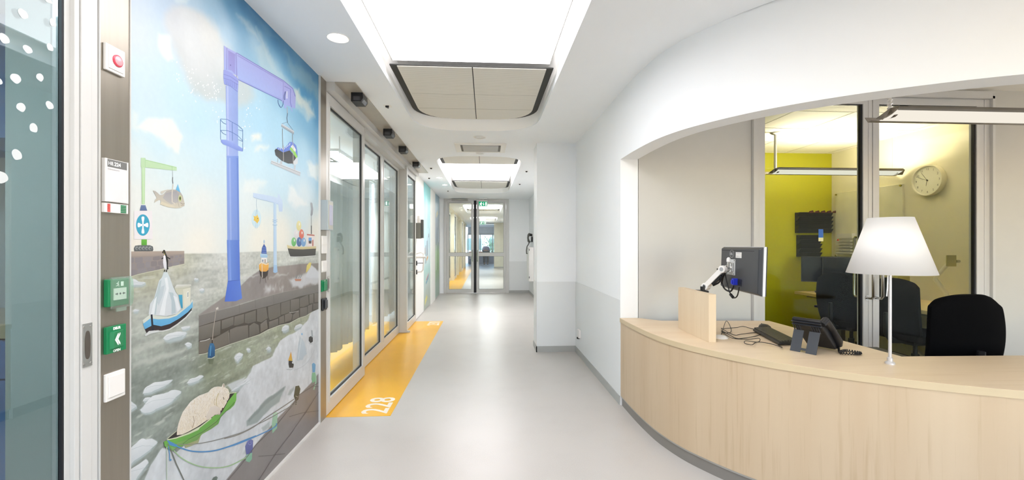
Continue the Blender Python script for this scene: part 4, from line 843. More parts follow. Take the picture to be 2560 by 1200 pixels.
    pal = ['f3ece2', 'dfd3c2', 'ece0cd', 'd6c8b2', 'f5efe8', 'e4d0ac', 'dbcebd', 'eee2ce']
    cnt = 0; state['hold'] = True
    while cnt < 1100:
        u = r.uniform(min(by), max(by)); v = r.uniform(min(bz), max(bz))
        if not inb(u, v): continue
        a = 1.9+r.gauss(0, .35) if u > 500 else 1.5+r.gauss(0, .35); l = 3+r.random()*4
        if not inb(u+math.cos(a)*l, v+math.sin(a)*l): continue
        line([(u, v), (u+math.cos(a)*l*.5+.4, v+math.sin(a)*l*.5), (u+math.cos(a)*l, v+math.sin(a)*l)], .9, r.choice(pal), .3); cnt += 1
    state['hold'] = False
    line(curve(CH([(865, 390), (858, 420), (862, 450)])), 1.6, 'c7b691'); line(curve(CH([(905, 330), (885, 380), (880, 440), (895, 470)])), 2, 'cdbf96'); line(curve(CH([(650, 560), (658, 620), (640, 680)])), 1.6, 'b9a890'); line(curve(CH([(770, 560), (790, 590), (775, 610)])), 1.6, 'b5a48e')
    poly(CH([(820, 475), (870, 455), (915, 475), (922, 525), (900, 558), (875, 545), (830, 575), (790, 600), (775, 570)]), 'e3dad0', 'd9cdbf'); 
    for k in range(4): line(CH([(905-k*14, 535+k*4), (898-k*14, 556+k*2)]), .9, '6a5848')
    line(curve(CH([(949, 372), (956, 385), (955, 396)])), 1.4, '3d362e'); ell(*CH([(990, 411)])[0], 1.3, 1.3, '2c2622', n=8); poly(CH([(930, 512), (938, 480), (958, 478), (950, 512)]), '3a2a22'); poly(CH([(950, 270), (948, 240), (960, 242), (966, 275)]), 'b5a898')
    # boat hull
    poly(CH([(352, 820), (400, 795), (480, 780), (600, 735), (720, 670), (830, 585), (850, 560), (890, 545), (920, 550), (940, 520), (1000, 410), (1060, 335), (1082, 325), (1080, 400), (1060, 450), (1020, 490), (960, 525), (930, 560), (900, 640), (830, 690), (740, 740), (690, 800), (600, 830), (540, 860), (470, 880), (440, 905), (400, 890), (360, 860)]), '74b94e', '62a246')
    poly(CH([(480, 830), (600, 790), (740, 715), (880, 600), (900, 640), (830, 690), (740, 740), (690, 800), (560, 850), (500, 850)]), '7fae5a', '6c9a50'); poly(CH([(400, 800), (480, 785), (600, 745), (700, 700), (720, 672), (600, 735), (480, 780), (395, 790)]), 'cfdcb4')
    line(CH([(385, 800), (480, 778), (600, 732), (720, 668), (830, 583)]), 2.4, 'd9dfbe'); line(CH([(600, 795), (740, 722), (880, 618), (970, 520), (1040, 450), (1062, 420)]), 1.3, '3f6a2c'); line(CH([(1000, 335), (1080, 325)]), 2, 'cfd5b0'); line(CH([(545, 840), (600, 795)]), 1.2, '4c7a36')
    poly(CH([(560, 850), (690, 800), (730, 745), (700, 830), (600, 870), (570, 880)]), '9aa06a', 'a6ab86'); line(CH([(354, 822), (362, 862), (400, 888)]), 1.6, '4a6c3a'); poly(CH([(430, 870), (478, 880), (440, 912)]), '7ea86a')
    line(CH([(385, 790), (480, 712)]), 1.6, 'c9cdb0')
    line(curve(CH([(480, 845), (640, 842), (780, 822), (900, 795), (1040, 755), (1160, 715), (1280, 650), (1400, 590), (1560, 500), (1700, 420)])), 1.9, '8a8a84'); line(curve(CI([(0, 905), (90, 880), (200, 828), (300, 755), (400, 690), (500, 622)])), 2.0, '8c8880')
    line(curve(CH([(390, 805), (460, 850), (540, 885), (640, 912), (760, 917), (880, 903), (1020, 860), (1160, 805), (1280, 758)])), 3.2, '4f8fc6'); line(curve(CI([(0, 972), (90, 945), (200, 900), (320, 845), (370, 815), (372, 795)])), 2.6, '5595cc')
    line(curve(CH([(455, 905), (520, 970), (620, 1030), (740, 1068), (880, 1078), (1020, 1055), (1180, 975)])), 2.6, 'a6c896')
    line(CH([(390, 840), (425, 900), (480, 1040), (555, 1200), (640, 1400)]), 3.0, '74786f'); line(CH([(385, 870), (385, 1200), (385, 1400)]), 2.2, 'bfcfbc'); line(curve(CH([(400, 860), (412, 940), (415, 1000), (430, 1000)])), 2.2, '5a97c8'); ell(*CH([(424, 998)])[0], 2, 2.2, '5a97c8', n=10); poly(CH([(385, 800), (420, 815), (490, 850), (470, 870), (410, 850)]), '4f8fc6')
    poly(CH([(835, 1200), (850, 1175), (880, 1162), (895, 1175), (885, 1200), (860, 1260)]), '6b7a72')
    # ---- one mesh
    me = bpy.data.meshes.new('harbour_mural')
    n0 = nx*nz
    me.from_pydata(V_, [], F_); me.update()
    arr = np.array(K_, dtype=np.float32); arr = np.where(arr <= .04045, arr/12.92, ((arr+.055)/1.055)**2.4)
    rgba = np.ones((len(V_), 4), np.float32); rgba[:, :3] = arr
    ca = me.color_attributes.new('paint', 'FLOAT_COLOR', 'POINT'); ca.data.foreach_set('color', rgba.ravel())
    m = bpy.data.materials.new('mural_paint'); m.use_nodes = True; nt = m.node_tree; N = nt.nodes; L = nt.links; b = N['Principled BSDF']
    b.inputs['Roughness'].default_value = .38; b.inputs['Specular IOR Level'].default_value = .4
    at = N.new('ShaderNodeVertexColor'); at.layer_name = 'paint'
    tc = N.new('ShaderNodeTexCoord'); nz_ = N.new('ShaderNodeTexNoise'); nz_.inputs['Scale'].default_value = 45; nz_.inputs['Detail'].default_value = 5
    mp = N.new('ShaderNodeMapRange'); mp.inputs['To Min'].default_value = .73; mp.inputs['To Max'].default_value = .79
    mu = N.new('ShaderNodeVectorMath'); mu.operation = 'SCALE'
    L.new(tc.outputs['Object'], nz_.inputs['Vector']); L.new(nz_.outputs['Fac'], mp.inputs['Value'])
    L.new(at.outputs['Color'], mu.inputs[0]); L.new(mp.outputs[0], mu.inputs['Scale']); L.new(mu.outputs[0], b.inputs['Base Color'])
    me.materials.append(m)
    root = thing('wall_mural', 'large painted harbour mural with blue crane, boats and sleeping polar bear', 'mural', (MX-.02, (Y0+Y1)/2, 0))
    ob = bpy.data.objects.new('painting', me); C.objects.link(ob); ob.parent = root
    ob.location = -Vector(root.location)
    MB().box((-1.285, Y0, .0), (MX-.0005, Y1, 2.63)).build('backing_panel', WHITE, root)
build_mural()
# two narrow murals farther along the wall
def small_mural(y0, y1, label, cols, marks):
    t = thing('wall_mural', label, 'mural', (-1.26, (y0+y1)/2, 0))
    MB().box((-1.262, y0, .03), (-1.25, y1, 2.62)).build('backing_panel', WHITE, t)
    m = MB(); m.box((-1.25, y0, .03), (-1.2485, y1, 2.62), 0)
    bm_ = bpy.data.materials.new('narrow_mural_paint'); bm_.use_nodes = True; nt = bm_.node_tree; N = nt.nodes; L = nt.links; b = N['Principled BSDF']; b.inputs['Roughness'].default_value = .4
    tc = N.new('ShaderNodeTexCoord'); sx = N.new('ShaderNodeSeparateXYZ'); nz = N.new('ShaderNodeTexNoise'); nz.inputs['Scale'].default_value = 3.5; nz.inputs['Detail'].default_value = 5
    ad = N.new('ShaderNodeMath'); ad.operation = 'MULTIPLY_ADD'; ad.inputs[1].default_value = .55; mr = N.new('ShaderNodeMath'); mr.operation = 'MULTIPLY_ADD'; mr.inputs[1].default_value = 1/2.62; mr.inputs[2].default_value = -.10
    L.new(tc.outputs['Object'], sx.inputs[0]); L.new(tc.outputs['Object'], nz.inputs['Vector']); L.new(nz.outputs['Fac'], ad.inputs[0]); L.new(sx.outputs['Z'], ad.inputs[2]); L.new(ad.outputs[0], mr.inputs[0])
    rp = N.new('ShaderNodeValToRGB'); e = rp.color_ramp.elements
    for i, (z0, z1, h) in enumerate(cols):
        p_ = (z0+z1)/2/2.62
        if i < 2: e[i].position = p_; el = e[i]
        else: el = e.new(p_)
        el.color = hexc(h)+(1,)
    L.new(mr.outputs[0], rp.inputs[0]); L.new(rp.outputs[0], b.inputs['Base Color'])
    ms = [bm_]
    for (ya, yb, za, zb, h) in marks:
        n = len(ms); ms.append(mat('mural_'+h, h, .4, var=.1)); w = yb-ya
        m.prism([(ya, za), (yb, za+w*.3), (yb-w*.2, zb), (ya+w*.1, zb-w*.2)], -1.2485, -1.248, 'x', n)
    m.build('painting', ms, t)
small_mural(8.87, 9.89, 'narrow teal and blue painted panel right after the white door', [(.03, .35, 'a9b3a6'), (.35, .62, 'b4c2bd'), (.62, 1.0, 'a9cfc8'), (1.0, 1.3, 'c9dce0'), (1.3, 1.6, 'b8d4e0'), (1.6, 1.95, 'b5dbe2'), (1.95, 2.3, '9ed0d4'), (2.3, 2.62, '8ccaca')],
            [(9.1, 9.2, .95, 1.35, '6a7a84'), (9.25, 9.5, 1.0, 1.12, 'dfa05c'), (9.3, 9.42, 1.1, 1.45, '5f7088'), (9.2, 9.6, .62, .68, 'c8505c'), (9.15, 9.65, .56, .62, '4f8fa8'), (9.0, 9.4, .1, .3, 'd8d070'), (9.55, 9.62, 1.5, 1.6, '54606a'), (9.0, 9.06, 1.15, 1.3, 'c07858'), (9.3, 9.34, 1.9, 2.4, 'e0efef'), (9.5, 9.54, 1.7, 2.3, '78b4b8')])
small_mural(10.81, 11.75, 'narrow blue and green painted panel nearest the double door', [(.03, .5, '9db4a8'), (.5, .95, '8db27a'), (.95, 1.35, '9cc088'), (1.35, 1.6, '8a9aa8'), (1.6, 2.1, 'a2aebc'), (2.1, 2.62, '93b0c0')],
            [(11.0, 11.1, .7, 1.35, 'c4d4c4'), (11.35, 11.45, .7, 1.35, '6f9c64'), (11.0, 11.5, 2.0, 2.25, 'c8c2a4'), (11.2, 11.3, 1.4, 1.8, '6d7e92'), (11.45, 11.6, 1.4, 1.75, 'bcc8d4')])
# ================================================================ things on the posts and walls
GRN = mat('green_plastic', '0d7a4a', .35, var=.03); REDT = mat('red_translucent', 'd4485c', .25)
PINK = mat('pale_pink_plastic', 'e3a6ae', .25)
PX = -1.25
def plate(name, label, cat, y0, y1, z0, z1, d, m, bev=.002):
    t = thing(name, label, cat, (PX, (y0+y1)/2, z0))
    MB().box((PX, y0, z0), (PX+d, y1, z1)).build('plate', m, t, bevel=bev); return t
t = plate('call_button', 'white square wall button with a red round push lens, highest on the near post', 'call button', 1.502, 1.578, 1.925, 2.013, .010, PLW)
MB().box((PX+.010, 1.511, 1.934), (PX+.0125, 1.569, 2.004)).build('insert', PLW, t, bevel=.001)
rb = MB().lathe([(0, .0), (.0195, 0), (.0195, .003), (.0165, .005), (0, .005)], (PX+.0125, 1.543, 1.968), 32, 'x').build('button_ring', REDT, t)
MB().lathe([(0, .0), (.0155, 0), (.013, .002), (0, .003)], (PX+.0176, 1.543, 1.968), 32, 'x').build('button_lens', PINK, rb)
# room sign
t = thing('room_sign', 'white room sign with grey header reading H8.224 on the near post', 'sign', (PX, 1.54, 1.49))
MB().box((PX, 1.497, 1.492), (PX+.010, 1.588, 1.634), 0).build('sign_body', mat('sign_grey_side', 'c9c6c2', .35), t)
MB().box((PX+.010, 1.505, 1.4935), (PX+.0108, 1.583, 1.6325), 0).box((PX+.010, 1.583, 1.492), (PX+.0125, 1.588, 1.634), 1).box((PX+.010, 1.497, 1.492), (PX+.0125, 1.504, 1.634), 1).build('sign_paper', [mat('sign_paper', 'd8d4d4', .45), PLW], t)
hd2 = MB().box((PX+.0108, 1.5055, 1.607), (PX+.0112, 1.583, 1.632)).build('sign_header', mat('sign_header_grey', '70706e', .5), t)
WT = mat('white_print', 'f6f6f4', .5); GT = mat('grey_print', '8d8b8c', .6)
MB().text('H8.', .0172, (PX+.0116, 1.508, 1.6135), (0, 1, 0), (0, 0, 1), bold=.00015, sx=.92).text('224', .0172, (PX+.0116, 1.5318, 1.6135), (0, 1, 0), (0, 0, 1), bold=.0006).build('room_number', WT, hd2)
MB().text('Onderzoekskamer', .0062, (PX+.0112, 1.507, 1.598), (0, 1, 0), (0, 0, 1)).build('small_print', GT, t)
t = thing('status_slider', 'white sliding status sign with red and green slots below the room sign', 'sign', (PX, 1.54, 1.456))
m = MB().box((PX, 1.497, 1.457), (PX+.009, 1.588, 1.4875), 0).box((PX+.009, 1.582, 1.457), (PX+.0115, 1.588, 1.4875), 0)
m.build('slider_body', PLW, t)
rg = MB(); gg = MB()
for k in range(6): z = 1.4590+k*.0046; rg.box((PX+.009, 1.508, z), (PX+.0108, 1.518, z+.0030))
for k in range(5): z = 1.4590+k*.0056; gg.box((PX+.009, 1.560, z), (PX+.0108, 1.581, z+.0036))
rg.build('red_slots', mat('red_plastic', 'd63a30', .4), t); gg.build('green_slots', GRN, t)
# emergency call point
t = thing('emergency_call_point', 'green emergency door release under a clear cover on the near post', 'call point', (PX, 1.545, 1.13))
MB().prism([(1.503, 1.145), (1.585, 1.145), (1.585, 1.236), (1.503, 1.236)], PX, PX+.018, 'x').build('housing', GRN, t, bevel=.003)
MB().box((PX+.018, 1.520, 1.166), (PX+.0205, 1.570, 1.205)).build('push_plate', PLW, t)
ar = MB(); K = mat('black_print', '222222', .5)
for y, s in ((1.531, 1), (1.558, -1)): ar.prism([(y-s*.006, 1.1842), (y, 1.1842), (y, 1.1812), (y+s*.005, 1.186), (y, 1.1908), (y, 1.1878), (y-s*.006, 1.1878)], PX+.0206, PX+.0209, 'x')
ar.lathe([(0, 0), (.0034, 0), (.0034, .0003), (0, .0003)], (PX+.0206, 1.5445, 1.186), 14, 'x'); ar.build('arrow_marks', K, t)
rm = MB()
rm.prism([(1.549, 1.211), (1.560, 1.211), (1.560, 1.226), (1.549, 1.226)], PX+.0186, PX+.0190, 'x')
for pts in ([(1.538, 1.224), (1.537, 1.217)], [(1.531, 1.220), (1.535, 1.2215), (1.541, 1.218)], [(1.537, 1.217), (1.541, 1.214), (1.5405, 1.210)], [(1.537, 1.217), (1.535, 1.213), (1.530, 1.2125)]): rm.tube([(PX+.0188, a, b) for a, b in pts], .0010, 6)
rm.lathe([(0, 0), (.0017, 0), (.0017, .0004), (0, .0004)], (PX+.0186, 1.5395, 1.2255), 10, 'x'); rm.build('exit_pictogram', WT, t)
CLR = glass('clear_plastic', 'dff0e6', refl=1.4, haze=.12, hazecol='eef6f0')
cv = MB(); prof = [(PX+.004, 1.238), (PX+.020, 1.242), (PX+.028, 1.232), (PX+.030, 1.205), (PX+.030, 1.165), (PX+.027, 1.148), (PX+.020, 1.138)]
vs = []; fs = []
for (x, z) in prof: vs += [(x, 1.508, z), (x, 1.588, z)]
for i in range(len(prof)-1): fs.append((2*i, 2*i+1, 2*i+3, 2*i+2))
n = len(vs); fs.append(tuple(range(0, n, 2))); fs.append(tuple(range(1, n, 2)))
cv.add(vs, fs); cv.box((PX+.018, 1.530, 1.127), (PX+.021, 1.570, 1.140)); cv.build('clear_cover', CLR, t)
# DEUR OPEN button
t = plate('door_button', 'green wall button lettered DEUR OPEN with white arrows, on the near post', 'button', 1.503, 1.580, .990, 1.0790, .012, GRN)
bt = MB().add([(PX+.012, 1.513, 1.004), (PX+.012, 1.568, 1.004), (PX+.012, 1.568, 1.062), (PX+.012, 1.513, 1.062), (PX+.021, 1.519, 1.008), (PX+.0135, 1.566, 1.008), (PX+.0135, 1.566, 1.060), (PX+.021, 1.519, 1.060)], [(0, 3, 2, 1), (4, 5, 6, 7), (0, 1, 5, 4), (1, 2, 6, 5), (2, 3, 7, 6), (3, 0, 4, 7)]).build('rocker', GRN, t)
ch = MB()
def rk(y, z): return (PX+.021-(y-1.519)/(1.566-1.519)*.0075+.0004, y, z)
for dy in (0, .009): ch.add([rk(y+dy, z) for y, z in ((1.523, 1.034), (1.538, 1.054), (1.541, 1.054), (1.541, 1.048), (1.531, 1.034), (1.541, 1.020), (1.541, 1.014), (1.538, 1.014))], [(0, 1, 2, 3, 4), (0, 4, 5, 6, 7)])
ch.build('arrows', WT, bt)
MB().text('DEUR', .0112, (PX+.0124, 1.541, 1.067), (0, 1, 0), (0, 0, 1), bold=.0008, align='CENTER').build('lettering_top', WT, t)
MB().text('OPEN', .0112, (PX+.0124, 1.541, .9925), (0, 1, 0), (0, 0, 1), bold=.0005, align='CENTER').build('lettering', WT, t)
t = plate('light_switch', 'plain white square switch, lowest on the near post', 'switch', 1.503, 1.580, .833, .924, .009, PLW)
MB().box((PX+.009, 1.512, .845), (PX+.0125, 1.572, .914)).build('rocker', PLW, t, bevel=.001)
# second post
t = thing('intercom', 'blue-grey intercom panel with a screen, top of the post beside the glass doors', 'intercom', (PX, 3.44, 1.46))
MB().box((PX, 3.378, 1.462), (PX+.055, 3.492, 1.690)).build('housing', mat('intercom_metal', 'a9b1b5', .35, metal=.4), t, bevel=.002)
MB().box((PX+.055, 3.388, 1.47), (PX+.057, 3.486, 1.682)).build('face', mat('intercom_face', 'b9b7ae', .35, metal=.3), t)
MB().box((PX+.057, 3.405, 1.50), (PX+.058, 3.476, 1.655)).build('screen', mat('intercom_screen', 'b4b4c8', .2), t)
t = plate('wall_unit', 'tall white wall unit below the intercom', 'switch', 3.389, 3.492, 1.283, 1.418, .010, PLW); MB().box((PX+.010, 3.40, 1.35), (PX+.012, 3.48, 1.40)).build('grille', mat('offwhite', 'e2dfda', .4), t)
t = plate('light_switch', 'white square switch between the tall wall unit and the green button', 'switch', 3.391, 3.492, 1.140, 1.228, .008, PLW); MB().box((PX+.008, 3.405, 1.15), (PX+.011, 3.48, 1.218)).build('rocker', PLW, t)
t = plate('door_button', 'small green door button on the post beside the glass doors', 'button', 3.389, 3.492, .992, 1.080, .010, GRN); MB().box((PX+.010, 3.405, 1.0), (PX+.018, 3.475, 1.068)).build('rocker', GRN, t, bevel=.002)
MB().text('DEUR', .012, (PX+.0105, 3.44, 1.069), (0, 1, 0), (0, 0, 1), align='CENTER').build('lettering', WT, t)
t = plate('card_reader', 'black card reader low on the post beside the glass doors', 'card reader', 3.392, 3.480, .845, .940, .016, BLACK, .008); MB().box((PX+.016, 3.41, .86), (PX+.026, 3.465, .925)).build('reader_face', mat('dark_grey', '2d2f33', .3), t, bevel=.004)
# motion sensors hanging from the metal ceiling strip
for i, (u, v, w) in enumerate([(897, 250, 'nearest'), (970, 335, 'second'), (1005, 376, 'third'), (1041, 413, 'farthest')]):
    p = onZ(u, v, 2.583); y = p[1]; x = -1.075
    t = thing('motion_sensor', 'black motion sensor box under the metal ceiling strip, %s along the glass doors' % w, 'sensor', (x, y, 2.622), group='motion sensors above the glass doors')
    MB().prism([(x-.05, 2.6298), (x+.045, 2.6298), (x+.05, 2.575), (x+.032, 2.548), (x-.05, 2.548)], y-.075, y+.075, 'y').build('housing', BLACK, t, bevel=.003)
    MB().box((x-.03, y-.077, 2.556), (x+.025, y-.075, 2.59)).add([(x+.0505, y-.05, 2.573), (x+.0505, y+.05, 2.573), (x+.034, y+.05, 2.549), (x+.034, y-.05, 2.549)], [(0, 1, 2, 3)]).build('lens', mat('smoked_lens', '4a4a4e', .15), t)
# ceiling things
DL = emit('downlight_lamp', 'fff6e8', 14)
RIM = mat('downlight_rim', 'f4f2ee', .35)
def downlight(u, v, r, label, on=True):
    x, y, z = onZ(u, v, 2.63)
    t = thing('downlight', label, 'downlight', (x, y, 2.63), group='recessed ceiling downlights')
    MB().lathe([(r, .0005), (r*1.22, -.004), (r*1.26, .0), (r, .0)], (x, y, 2.6285), 36).build('rim', RIM, t)
    MB().lathe([(r, -.0015), (r*.98, -.0012)], (x, y, 2.6285), 36).build('shadow_ring', GAPM, t)
    MB().lathe([(0, -.0028), (r*.5, -.0028), (r*.9, -.0022), (r*.96, -.0005)], (x, y, 2.6285), 32).build('lamp_lens', DL if on else mat('unlit_lens', 'e8e6e2', .2), t)
downlight(845, 94, .052, 'round lit downlight above the mural, nearest on the left')
downlight(1199, 343, .062, 'round unlit downlight right behind the large luminous panel', False)
downlight(1200, 383, .05, 'round unlit downlight between the air vent and the second luminous panel', False)
downlight(1098, 444, .05, 'small lit downlight above the white door, nearer of the two')
downlight(1112, 462, .05, 'small lit downlight above the narrow murals, farther of the two')
for i, (u, v, w) in enumerate([(969, 265, 'beside the nearest motion sensor'), (1078, 420, 'past the farthest motion sensor'), (1073, 445, 'above the white door'), (1316, 428, 'right of the second luminous panel'), (1299, 460, 'at the far right panel corner'), (1120, 477, 'in front of the narrow murals'), (1337, 497, 'near the end wall on the right')][:6]):
    x, y, z = onZ(u, v, 2.63); s = .016
    t = thing('ceiling_hook', 'tiny black ceiling fitting on a white plate, '+w, 'ceiling fitting', (x, y, 2.63), group='tiny ceiling fittings')
    MB().prism([(x-s, y-s*1.2), (x+s, y-s*1.2), (x+s*.2, y+s*1.6)], 2.612, 2.6295).build('fitting', BLACK, t)
    MB().box((x-.035, y-.035, 2.6285), (x+.035, y+.035, 2.6299)).build('base_plate', WHITE, t)
p0 = onZ(1145, 377, 2.63); p1 = onZ(1255, 355, 2.63)
x0, x1, y0, y1 = -.40, .26, 5.50, 6.0
t = thing('ceiling_vent', 'white air vent with grey centre between the two luminous ceiling panels', 'air vent', ((x0+x1)/2, (y0+y1)/2, 2.63))
MB().prism([(x0, y0), (x1, y0), (x1, y1), (x0, y1)], 2.615, 2.6298, holes=[[(x0+.07, y0+.06), (x1-.07, y0+.06), (x1-.07, y1-.04), (x0+.07, y1-.04)]]).build('frame', WHITE, t, bevel=.004)
MB().box((x0+.10, y0+.09, 2.612), (x1-.10, y1-.06, 2.6298)).build('centre_panel', mat('vent_grey', 'bdbcb8', .5, metal=.1), t)
MB().box((x0+.072, y0+.062, 2.622), (x0+.1, y1-.042, 2.6298)).build('slot', mat('slot_dark', '6b6860', .6), t)
MB().box((x1-.1, y0+.062, 2.622), (x1-.072, y1-.042, 2.6298)).build('slot', mat('slot_dark', '6b6860', .6), t)
# exit signs
def exit_sign(x0, x1, y, z0, z1, label):
    t = thing('exit_sign', label, 'exit sign', ((x0+x1)/2, y, z1))
    xm = (x0+x1)/2; w = x1-x0
    MB().box((xm-w*.46, y-.03, z1+.03), (xm+w*.46, y+.03, z1+.085)).box((xm-.008, y-.005, z1), (xm+.008, y+.005, z1+.04)).build('housing', PLW, t, bevel=.004)
    MB().box((x0, y-.006, z0), (x1, y+.006, z1), 0).build('sign_plate', PLW, t)
    gz1 = z1-(z1-z0)*.22
    pl = MB().box((x0+.006, y-.0075, z0+.004), (x1-.006, y-.006, gz1)).build('green_panel', emit('exit_green', '178a5e', .75), t)
    q = MB(); h = gz1-z0; yy = y-.0085; WE = emit('exit_white', 'ffffff', 1.0)
    rx = x0+w*.27
    q.lathe([(0, 0), (h*.07, 0), (h*.07, .0005), (0, .0005)], (rx+h*.10, yy, z0+h*.80), 12, 'y')
    for pts in ([(.05, .70), (-.06, .42)], [(.05, .68), (.22, .55), (.30, .62)], [(.03, .68), (-.16, .62), (-.24, .48)], [(-.06, .44), (.12, .32), (.10, .12)], [(-.07, .42), (-.16, .26), (-.34, .24)]): q.tube([(rx+a*h, yy, z0+b*h) for a, b in pts], h*.055, 6)
    q.box((xm+w*.07-.006, yy, z0+h*.35), (xm+w*.07+.006, yy+.0005, z0+h*.8)).prism([(xm+w*.07-.022, z0+h*.42), (xm+w*.07+.022, z0+h*.42), (xm+w*.07, z0+h*.2)], yy, yy+.0005, 'y')
    q.box((x1-w*.24, yy, z0+h*.15), (x1-w*.10, yy+.0005, z0+h*.85)); q.build('pictogram', WE, pl)
exit_sign(-.205, .045, 12.0, 2.405, 2.575, 'green and white emergency exit sign above the double glass door')
exit_sign(-.30, .0, 21.5, 2.35, 2.55, 'far green exit sign seen through the double glass door')
# wall socket low on the right wall
t = thing('wall_socket', 'white wall socket low on the right wall near the pillar', 'socket', (1.13, 5.2, .25))
MB().box((1.100, 5.13, .235), (1.1285, 5.235, .33)).build('socket_box', PLW, t, bevel=.004); MB().lathe([(0, 0), (.018, 0), (.018, .02), (0, .02)], (1.105, 5.18, .222), 16, 'z').build('plug', BLACK, t)
# cabinet and telephone on the far right wall
t = thing('wall_cabinet', 'white slim wall cabinet on the right wall before the double door', 'cabinet', (1.15, 11.2, .4))
MB().box((1.09, 11.0, .42), (1.2055, 11.55, 1.285)).build('cabinet_body', PLW, t, bevel=.006)
MB().box((1.084, 10.99, .43), (1.09, 11.56, 1.275)).box((1.10, 10.992, .46), (1.12, 11.0, .50)).build('cabinet_door', WHITE, t)
for z in (.50, 1.20): MB().box((1.086, 10.98, z), (1.10, 10.995, z+.05)).build('hinge', BLACK, t)
t = thing('wall_telephone', 'dark grey wall telephone hanging above the white wall cabinet', 'telephone', (1.18, 11.3, 1.45))
MB().box((1.17, 11.2, 1.42), (1.2055, 11.4, 1.56)).build('telephone_base', BLACK, t, bevel=.01)
MB().tube([(1.13, 11.2, 1.64), (1.095, 11.2, 1.60), (1.08, 11.2, 1.53), (1.095, 11.2, 1.45), (1.13, 11.2, 1.41)], [.03, .03, .022, .03, .032], 12).build('handset', mat('dark_grey_plastic', '44453f', .4), t)
MB().tube([(1.13, 11.2, 1.61), (1.18, 11.22, 1.60)], .035, 10).build('cradle', BLACK, t)
MB().tube(smooth_curve([(1.12, 11.2, 1.42)[:2]]*2, 2) and [(1.12, 11.2, 1.42), (1.09, 11.2, 1.36), (1.055, 11.2, 1.30), (1.04, 11.2, 1.20), (1.045, 11.2, 1.12), (1.07, 11.2, 1.12)], .013, 8).build('cord', mat('dark_grey_plastic', '44453f', .4), t)
# dispenser by the solid white door
t = thing('dispenser', 'grey metal wall terminal above the pull handle of the white door', 'dispenser', (-1.2, 7.89, 1.46))
MB().box((-1.25, 7.84, 1.46), (-1.16, 7.97, 1.74)).build('housing', mat('grey_metal_case', '77776f', .4, metal=.4), t, bevel=.004)
MB().box((-1.16, 7.85, 1.47), (-1.12, 7.96, 1.80)).build('screen', mat('dark_case', '4b4c49', .35), t, bevel=.003)
MB().lathe([(0, 0), (.035, 0), (.04, .05), (.03, .12), (0, .13)], (-1.195, 7.87, 1.745), 16).build('bottle', PLW, t)
# ---- treatment room behind the glass doors
CUR = mat('white_curtain', 'd9dee2', .8, var=.02)
def curtain(y0, y1, x, z0, z1, label, rot=0):
    m = MB(); n = 90; vs = []; 
    for i in range(n+1):
        y = y0+(y1-y0)*i/n; dx = .035*math.sin(i*.75)+.012*math.sin(i*1.9)
        for z in (z0+.012*math.sin(i*.33), z1): vs.append((x+dx, y, z))
    fs = [(2*i, 2*i+2, 2*i+3, 2*i+1) for i in range(n)]
    m.add(vs, fs, 0, True); o = m.build('curtain', CUR); so = o.modifiers.new('t', 'SOLIDIFY'); so.thickness = .003
    return tag(o, label, 'curtain')
curtain(4.45, 6.55, -1.74, .12, 2.3, 'long white pleated curtain behind the glass doors')
curtain(6.85, 8.3, -1.74, .12, 2.3, 'short white curtain farther back behind the glass doors')
cr = MB().tube([(-1.74, 3.6, 2.32), (-1.74, 8.45, 2.32)], .012, 8)
for x, y in ((-1.74, 3.7), (-1.74, 5.3), (-1.74, 6.9), (-1.74, 8.3)): cr.tube([(x, y, 2.32), (x, y, 2.64)], .006, 6)
tag(cr.build('curtain_rail', FRAME), 'white ceiling hung curtain rail behind the glass doors', 'curtain rail')
ct = thing('cupboard', 'blue fronted low cupboard behind the dotted glass door', 'cupboard', (-3.3, 2.8, 0))
MB().box((-4.3, 2.52, 0), (-2.35, 3.1, .84)).build('cupboard_body', BLU, ct)
MB().box((-4.3, 2.48, .85), (-2.33, 3.1, .93)).build('counter_top', mat('wood_top', 'b9ac90', .4), ct)
for z in (.05, .63): MB().box((-4.28, 2.50, z), (-2.37, 2.52, z+(.57 if z < .1 else .21))).build('drawer', BLU, ct, bevel=.002)
tp = MB().box((-4.3, 2.52, 1.93), (-2.35, 3.1, 2.6)).build('wall_cupboard', BLU); tag(tp, 'blue hanging cupboard behind the dotted glass door', 'cupboard')
# ---- ceiling lamps added to light the side rooms, office and corridor
def fill_lamp(x0, x1, y0, y1, z, s, label, col='ffffff'):
    t = thing('ceiling_lamp', label, 'ceiling lamp', ((x0+x1)/2, (y0+y1)/2, z))
    MB().prism([(x0-.03, y0-.03), (x1+.03, y0-.03), (x1+.03, y1+.03), (x0-.03, y1+.03)], z-.03, z-.0005, holes=[[(x0, y0), (x1, y0), (x1, y1), (x0, y1)]]).build('lamp_frame', FRAME, t)
    MB().box((x0, y0, z-.025), (x1, y1, z-.006)).build('diffuser', emit('lamp_%s_%g' % (col, s), col, s), t)
fill_lamp(-3.6, -3.0, 4.2, 5.4, 2.64, 19, 'square ceiling lamp of the room behind the glass doors, nearer one', 'eef3ff')
fill_lamp(-2.6, -2.0, 6.0, 7.4, 2.64, 17, 'square ceiling lamp of the room behind the glass doors, farther one', 'eef3ff')
fill_lamp(-2.6, -2.0, .2, 1.0, 2.64, 26, 'ceiling lamp of the room behind the dotted glass door', 'e8f4ff')
fill_lamp(1.62, 2.2, 2.5, 3.2, 2.72, 1.0, 'office ceiling lamp hidden behind the curved header', 'fff8ee')
fill_lamp(5.6, 6.2, 1.8, 2.8, 2.72, 1.8, 'office ceiling lamp right of the reception desk', 'fff4e2')
fill_lamp(-.8, .6, -2.9, -2.2, 2.63, 4, 'ceiling lamp behind the viewer in the corridor')
